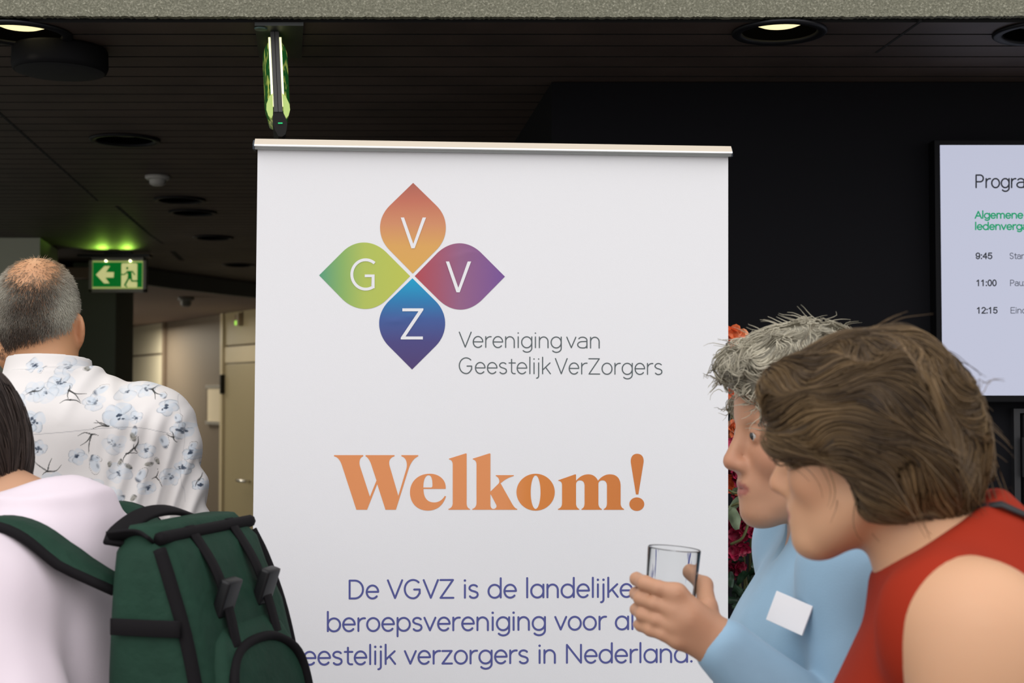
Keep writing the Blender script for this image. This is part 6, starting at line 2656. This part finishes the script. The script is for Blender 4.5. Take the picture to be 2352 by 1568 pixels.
# ------------------------------------------------------------------ flower arrangement between banner and wall
FB = at(1735, 1150, 3.02)
FL = thing('flower_arrangement', 'tall bouquet of crimson and orange flowers behind the right edge of the banner', 'flowers', (FB.x, FB.y, 0))
bm = bmesh.new()
add_lathe(bm, [(0, 0), (0.15, 0), (0.15, 0.02), (0.11, 0.04), (0.09, 0.5), (0.105, 0.86), (0.14, 0.88), (0.14, 0.90), (0, 0.90)], 40, Matrix.Translation((FB.x, FB.y, 0)))
obj('pedestal', bm, mat('dark_pedestal', (0.02, 0.02, 0.022), rough=0.5), FL, True)
bm = bmesh.new()
add_lathe(bm, [(0, 0.90), (0.05, 0.90), (0.085, 0.98), (0.095, 1.06), (0.075, 1.15), (0.07, 1.17), (0.06, 1.17), (0.065, 1.14), (0.08, 1.06), (0, 0.92)], 40, Matrix.Translation((FB.x, FB.y, 0)))
obj('vase', bm, mat('dark_glazed_vase', (0.015, 0.02, 0.018), rough=0.2), FL, True)
rf = random.Random(19)


def petal(bm, M, L_, W_, curl, n=5):
    rows = []
    for i in range(n + 1):
        t = i / n
        w_ = W_ * math.sin(PI * (0.12 + 0.80 * t)) ** 0.8 * 0.5
        z = curl * t * t * L_
        ruff = 0.12 * W_ * math.sin(t * 9 + L_ * 900)
        rows.append([bm.verts.new(M @ Vector((L_ * t, s * w_, z + abs(s) * W_ * 0.18 + (ruff if s else 0)))) for s in (-1, -0.5, 0, 0.5, 1)])
    for a, b in zip(rows, rows[1:]):
        for k in range(4):
            bm.faces.new((a[k], a[k + 1], b[k + 1], b[k]))


def blossom(name, c, R, m, npet, layers, face, centre=None):
    """one blossom with ruffled petals, facing direction face"""
    q = Vector(face).to_track_quat('Z', 'Y').to_matrix().to_4x4()
    bm = bmesh.new()
    for l in range(layers):
        for k in range(npet):
            a = 2 * PI * (k + 0.5 * l) / npet + rf.uniform(-0.2, 0.2)
            M = Matrix.Translation(c) @ q @ Matrix.Rotation(a, 4, 'Z') @ Matrix.Rotation(math.radians(-12 - 24 * l + rf.uniform(-12, 12)), 4, 'Y')
            petal(bm, M, R * (1 - 0.18 * l) * rf.uniform(0.85, 1.1), R * rf.uniform(0.75, 1.0), rf.uniform(-0.15, 0.35))
    o = obj(name, bm, m, FL, True)
    return o


M_crim = mat('crimson_petal', srgb(150, 18, 58), rough=0.5, var=(45, 0.55))
M_pinkp = mat('pink_petal', srgb(205, 70, 105), rough=0.5, var=(40, 0.4))
M_orng = mat('orange_petal_cloth', srgb(232, 120, 70), rough=0.5, var=(40, 0.3))
M_peach = mat('peach_petal', srgb(225, 160, 120), rough=0.5, var=(40, 0.25))
M_leafg = mat('grey_green_leaf', srgb(120, 135, 105), rough=0.5, var=(30, 0.25))
M_leafd = mat('dark_green_leaf', srgb(22, 52, 30), rough=0.45, var=(30, 0.4))
M_stem = mat('olive_stem', srgb(92, 92, 52), rough=0.6)


def fp(px, py, y=2.98):
    return at(px, py, y)


# crimson blossoms hanging in a dense spray
spots = []
for i in range(46):
    t = rf.random()
    px = 1668 + rf.random() * (70 + 80 * (1 - abs(t - 0.5)))
    py = 1125 + t * 185
    spots.append((px, py, 2.94 + rf.random() * 0.09))
for px, py, y in spots:
    c = fp(px, py, y)
    blossom('blossom', c, rf.uniform(0.017, 0.025), M_crim if rf.random() < 0.86 else M_pinkp, 5, 2, (rf.uniform(-0.7, 0.7), -1, rf.uniform(-0.6, 0.7)))
for px, py, R, m in ((1680, 775, 0.028, M_orng), (1702, 772, 0.020, M_peach), (1668, 790, 0.026, M_orng), (1684, 1000, 0.034, M_peach), (1676, 1035, 0.030, M_pinkp), (1690, 985, 0.024, M_orng), (1684, 1070, 0.032, M_crim),
                     (1692, 1095, 0.030, M_crim), (1680, 1118, 0.032, M_orng), (1700, 1045, 0.026, M_pinkp), (1676, 905, 0.030, M_orng), (1690, 850, 0.026, M_peach), (1750, 1080, 0.03, M_crim), (1720, 930, 0.03, M_pinkp)):
    blossom('blossom', fp(px, py, 2.93 + rf.random() * 0.06), R, m, 6, 2, (rf.uniform(-0.4, 0.5), -1, rf.uniform(-0.3, 0.6)))


def leaf(px0, py0, px1, py1, w_, m, y=2.92):
    a, b = fp(px0, py0, y), fp(px1, py1, y - 0.02)
    d = b - a
    L_ = d.length
    xax = d.normalized()
    yax = Vector((0, 1, 0)).cross(xax).normalized() * 0.8 + Vector((0, 0.5, 0))
    yax = (yax - xax * yax.dot(xax)).normalized()
    zax = xax.cross(yax)
    M = Matrix(((xax.x, yax.x, zax.x, a.x), (xax.y, yax.y, zax.y, a.y), (xax.z, yax.z, zax.z, a.z), (0, 0, 0, 1)))
    bm = bmesh.new()
    petal(bm, M, L_, w_, 0.12, 8)
    obj('leaf', bm, m, FL, True)


leaf(1672, 1178, 1728, 1130, 0.022, M_leafg)
leaf(1676, 1160, 1690, 1215, 0.026, M_leafg)
leaf(1682, 1135, 1712, 1120, 0.018, M_leafg)
leaf(1700, 1160, 1740, 1150, 0.016, M_leafd)
for i in range(34):
    px = 1660 + rf.random() * 130
    py = 1270 + rf.random() * 130
    an = rf.uniform(0, 2 * PI)
    leaf(px, py, px + 34 * math.cos(an), py + 34 * math.sin(an), 0.016, M_leafd, 2.95 + rf.random() * 0.08)


def stem(pts, r):
    bm = bmesh.new()
    add_tube(bm, smooth_path([fp(*p) for p in pts], 6), r, 8)
    obj('stem', bm, M_stem, FL, True)


stem([(1678, 1250, 2.93), (1705, 1235, 2.92), (1718, 1200, 2.92), (1712, 1180, 2.92), (1735, 1150, 2.93)], 0.0030)
stem([(1672, 1165, 2.92), (1700, 1155, 2.91), (1730, 1158, 2.92), (1770, 1140, 2.93)], 0.0026)
stem([(1674, 1125, 2.92), (1690, 1132, 2.91), (1720, 1122, 2.92)], 0.0026)
zb_v = 1.15
for px, py, y in ((1680, 780, 3.0), (1684, 1000, 3.0), (1676, 905, 3.0), (1700, 1180, 3.0), (1720, 930, 3.0), (1760, 1200, 3.0)):
    bm = bmesh.new()
    p1 = fp(px, py, y)
    p0 = Vector((FB.x + rf.uniform(-0.03, 0.03), FB.y, zb_v - 0.1))
    add_tube(bm, smooth_path([p0, p0.lerp(p1, 0.5) + Vector((rf.uniform(-0.03, 0.03), 0.01, 0.03)), p1], 6), 0.003, 8)
    obj('stem', bm, M_stem, FL, True)
